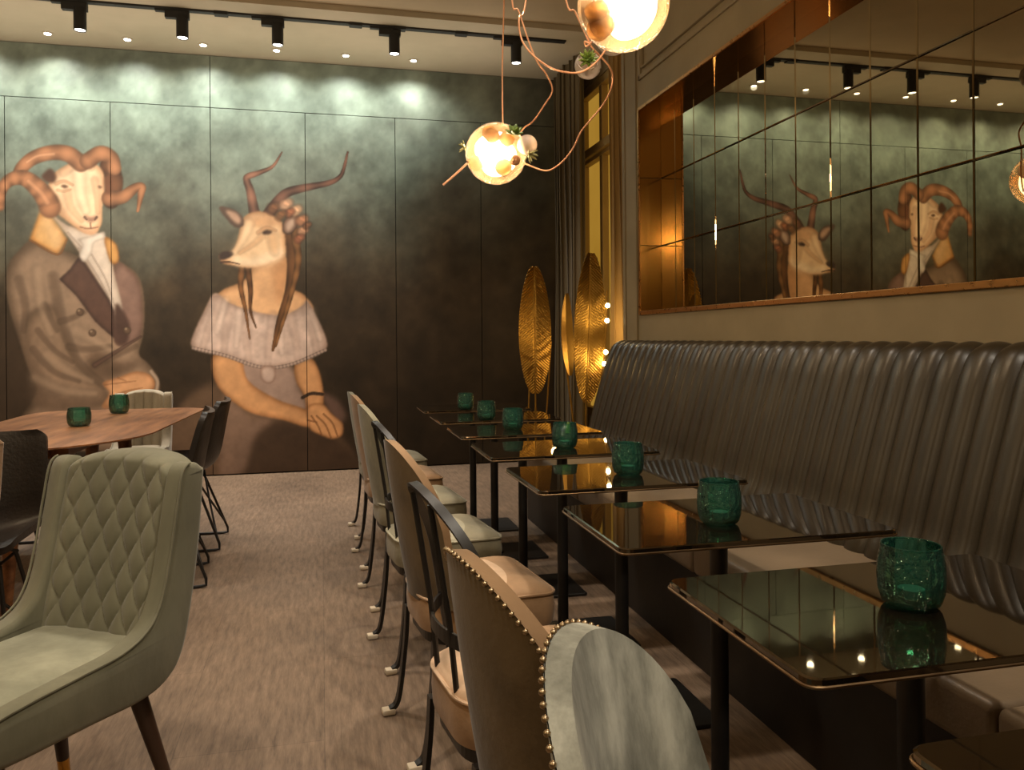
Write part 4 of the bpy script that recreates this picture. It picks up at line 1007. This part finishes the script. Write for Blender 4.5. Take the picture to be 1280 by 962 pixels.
cord('cord', [(672, -160, 3.1), (657.5, 0, 3.05), (649, 22, 3.03), (651, 46, 3.02), (659, 61, 3.0), (672, 74, 2.98), (691, 86, 2.96), (713, 91, 2.95), (729, 89, 2.95), (745, 78, 2.95), (757, 62, 2.96), (762, 50, 2.98)], K1, .0034)
K2 = thing('hanging_planter', 'pale round glass pod half hidden behind the big globe', 'planter', at(766, 48, 3.2), 0, 'hanging glass planters')
pod(K2, .068, (.2, .3, 1))
cord('cord', [(690, -120, 3.1), (707.5, 0, 3.1), (718, 13.5, 3.1), (726, 30, 3.1), (734.6, 48.6, 3.1), (740, 59, 3.1), (748, 68, 3.12), (760, 81, 3.15), (766, 94.6, 3.2), (763, 113, 3.25), (753, 132, 3.3), (737, 151, 3.32), (726, 165, 3.34), (717, 184, 3.36), (705, 200, 3.38), (691, 211, 3.4), (680, 213, 3.42), (667, 209, 3.43), (656, 204, 3.44)], K2, .0036)
kn = [(733, 44, 3.09), (741, 47, 3.08), (738, 54, 3.08), (731, 52, 3.09), (733, 58, 3.1), (740, 52, 3.09), (734, 44, 3.1)]
cord('knot', kn, K2, .0034)

# ------------------------------------------------------------------ added fill lights without fixtures, standing in for the room's general light
spot((-.7, 1.1, ZC - .03), (-.9, 2.2, 0), 140, (1, .88, .72), 75, .9, .08)
spot((-.4, 3.3, ZC - .03), (-.2, 3.4, 0), 135, (1, .87, .74), 80, .9, .08)
spot((1.0, .2, ZC - .03), (.6, 1.6, 0), 210, (1, .88, .72), 80, .9, .08)
spot((.7, 2.6, ZC - .03), (.6, 2.9, 0), 190, (1, .87, .72), 75, .9, .08)
spot((-1.2, 3.8, ZC - .03), (-1.2, 4.5, 0), 110, (1, .86, .70), 70, .9, .06)
spot((1.2, 4.4, ZC - .03), (1.5, 4.2, .4), 60, (1, .78, .50), 75, .9, .06)
point((-2.2, .2, 2.6), 45, WARM, .15); point((-3.2, 3.6, 2.7), 40, WARM, .15); point((.2, -1.4, 2.5), 35, WARM, .15)  # unseen points added as warm ambient fill
def up_light(loc, sx, sy, power, col):  # invisible upward panel added to brighten the ceiling, imitates bounced light
    d = bpy.data.lights.new('bounce_fill', 'AREA'); d.shape = 'RECTANGLE'; d.size = sx; d.size_y = sy; d.energy = power; d.color = col
    o = bpy.data.objects.new('bounce_fill', d); COL.objects.link(o); o.location = loc; o.rotation_euler = (PI, 0, 0)
up_light((-1.3, 6.6, 2.95), 6, .7, 24, (1, .90, .72))
up_light((-1.2, 2.4, 2.7), 5, 5, 26, (1, .80, .54))
w_ = bpy.data.worlds.new('world'); SC.world = w_; w_.use_nodes = True
bg = w_.node_tree.nodes['Background']; bg.inputs[0].default_value = (.9, .62, .36, 1); bg.inputs[1].default_value = .05
SC.view_settings.view_transform = 'Standard'; SC.view_settings.look = 'None'; SC.view_settings.exposure = 0; SC.view_settings.gamma = 1
cy = SC.cycles
cy.use_denoising = True; cy.max_bounces = 8; cy.diffuse_bounces = 3; cy.glossy_bounces = 5; cy.transmission_bounces = 6; cy.transparent_max_bounces = 16
cy.sample_clamp_indirect = 4; cy.caustics_reflective = False; cy.caustics_refractive = False
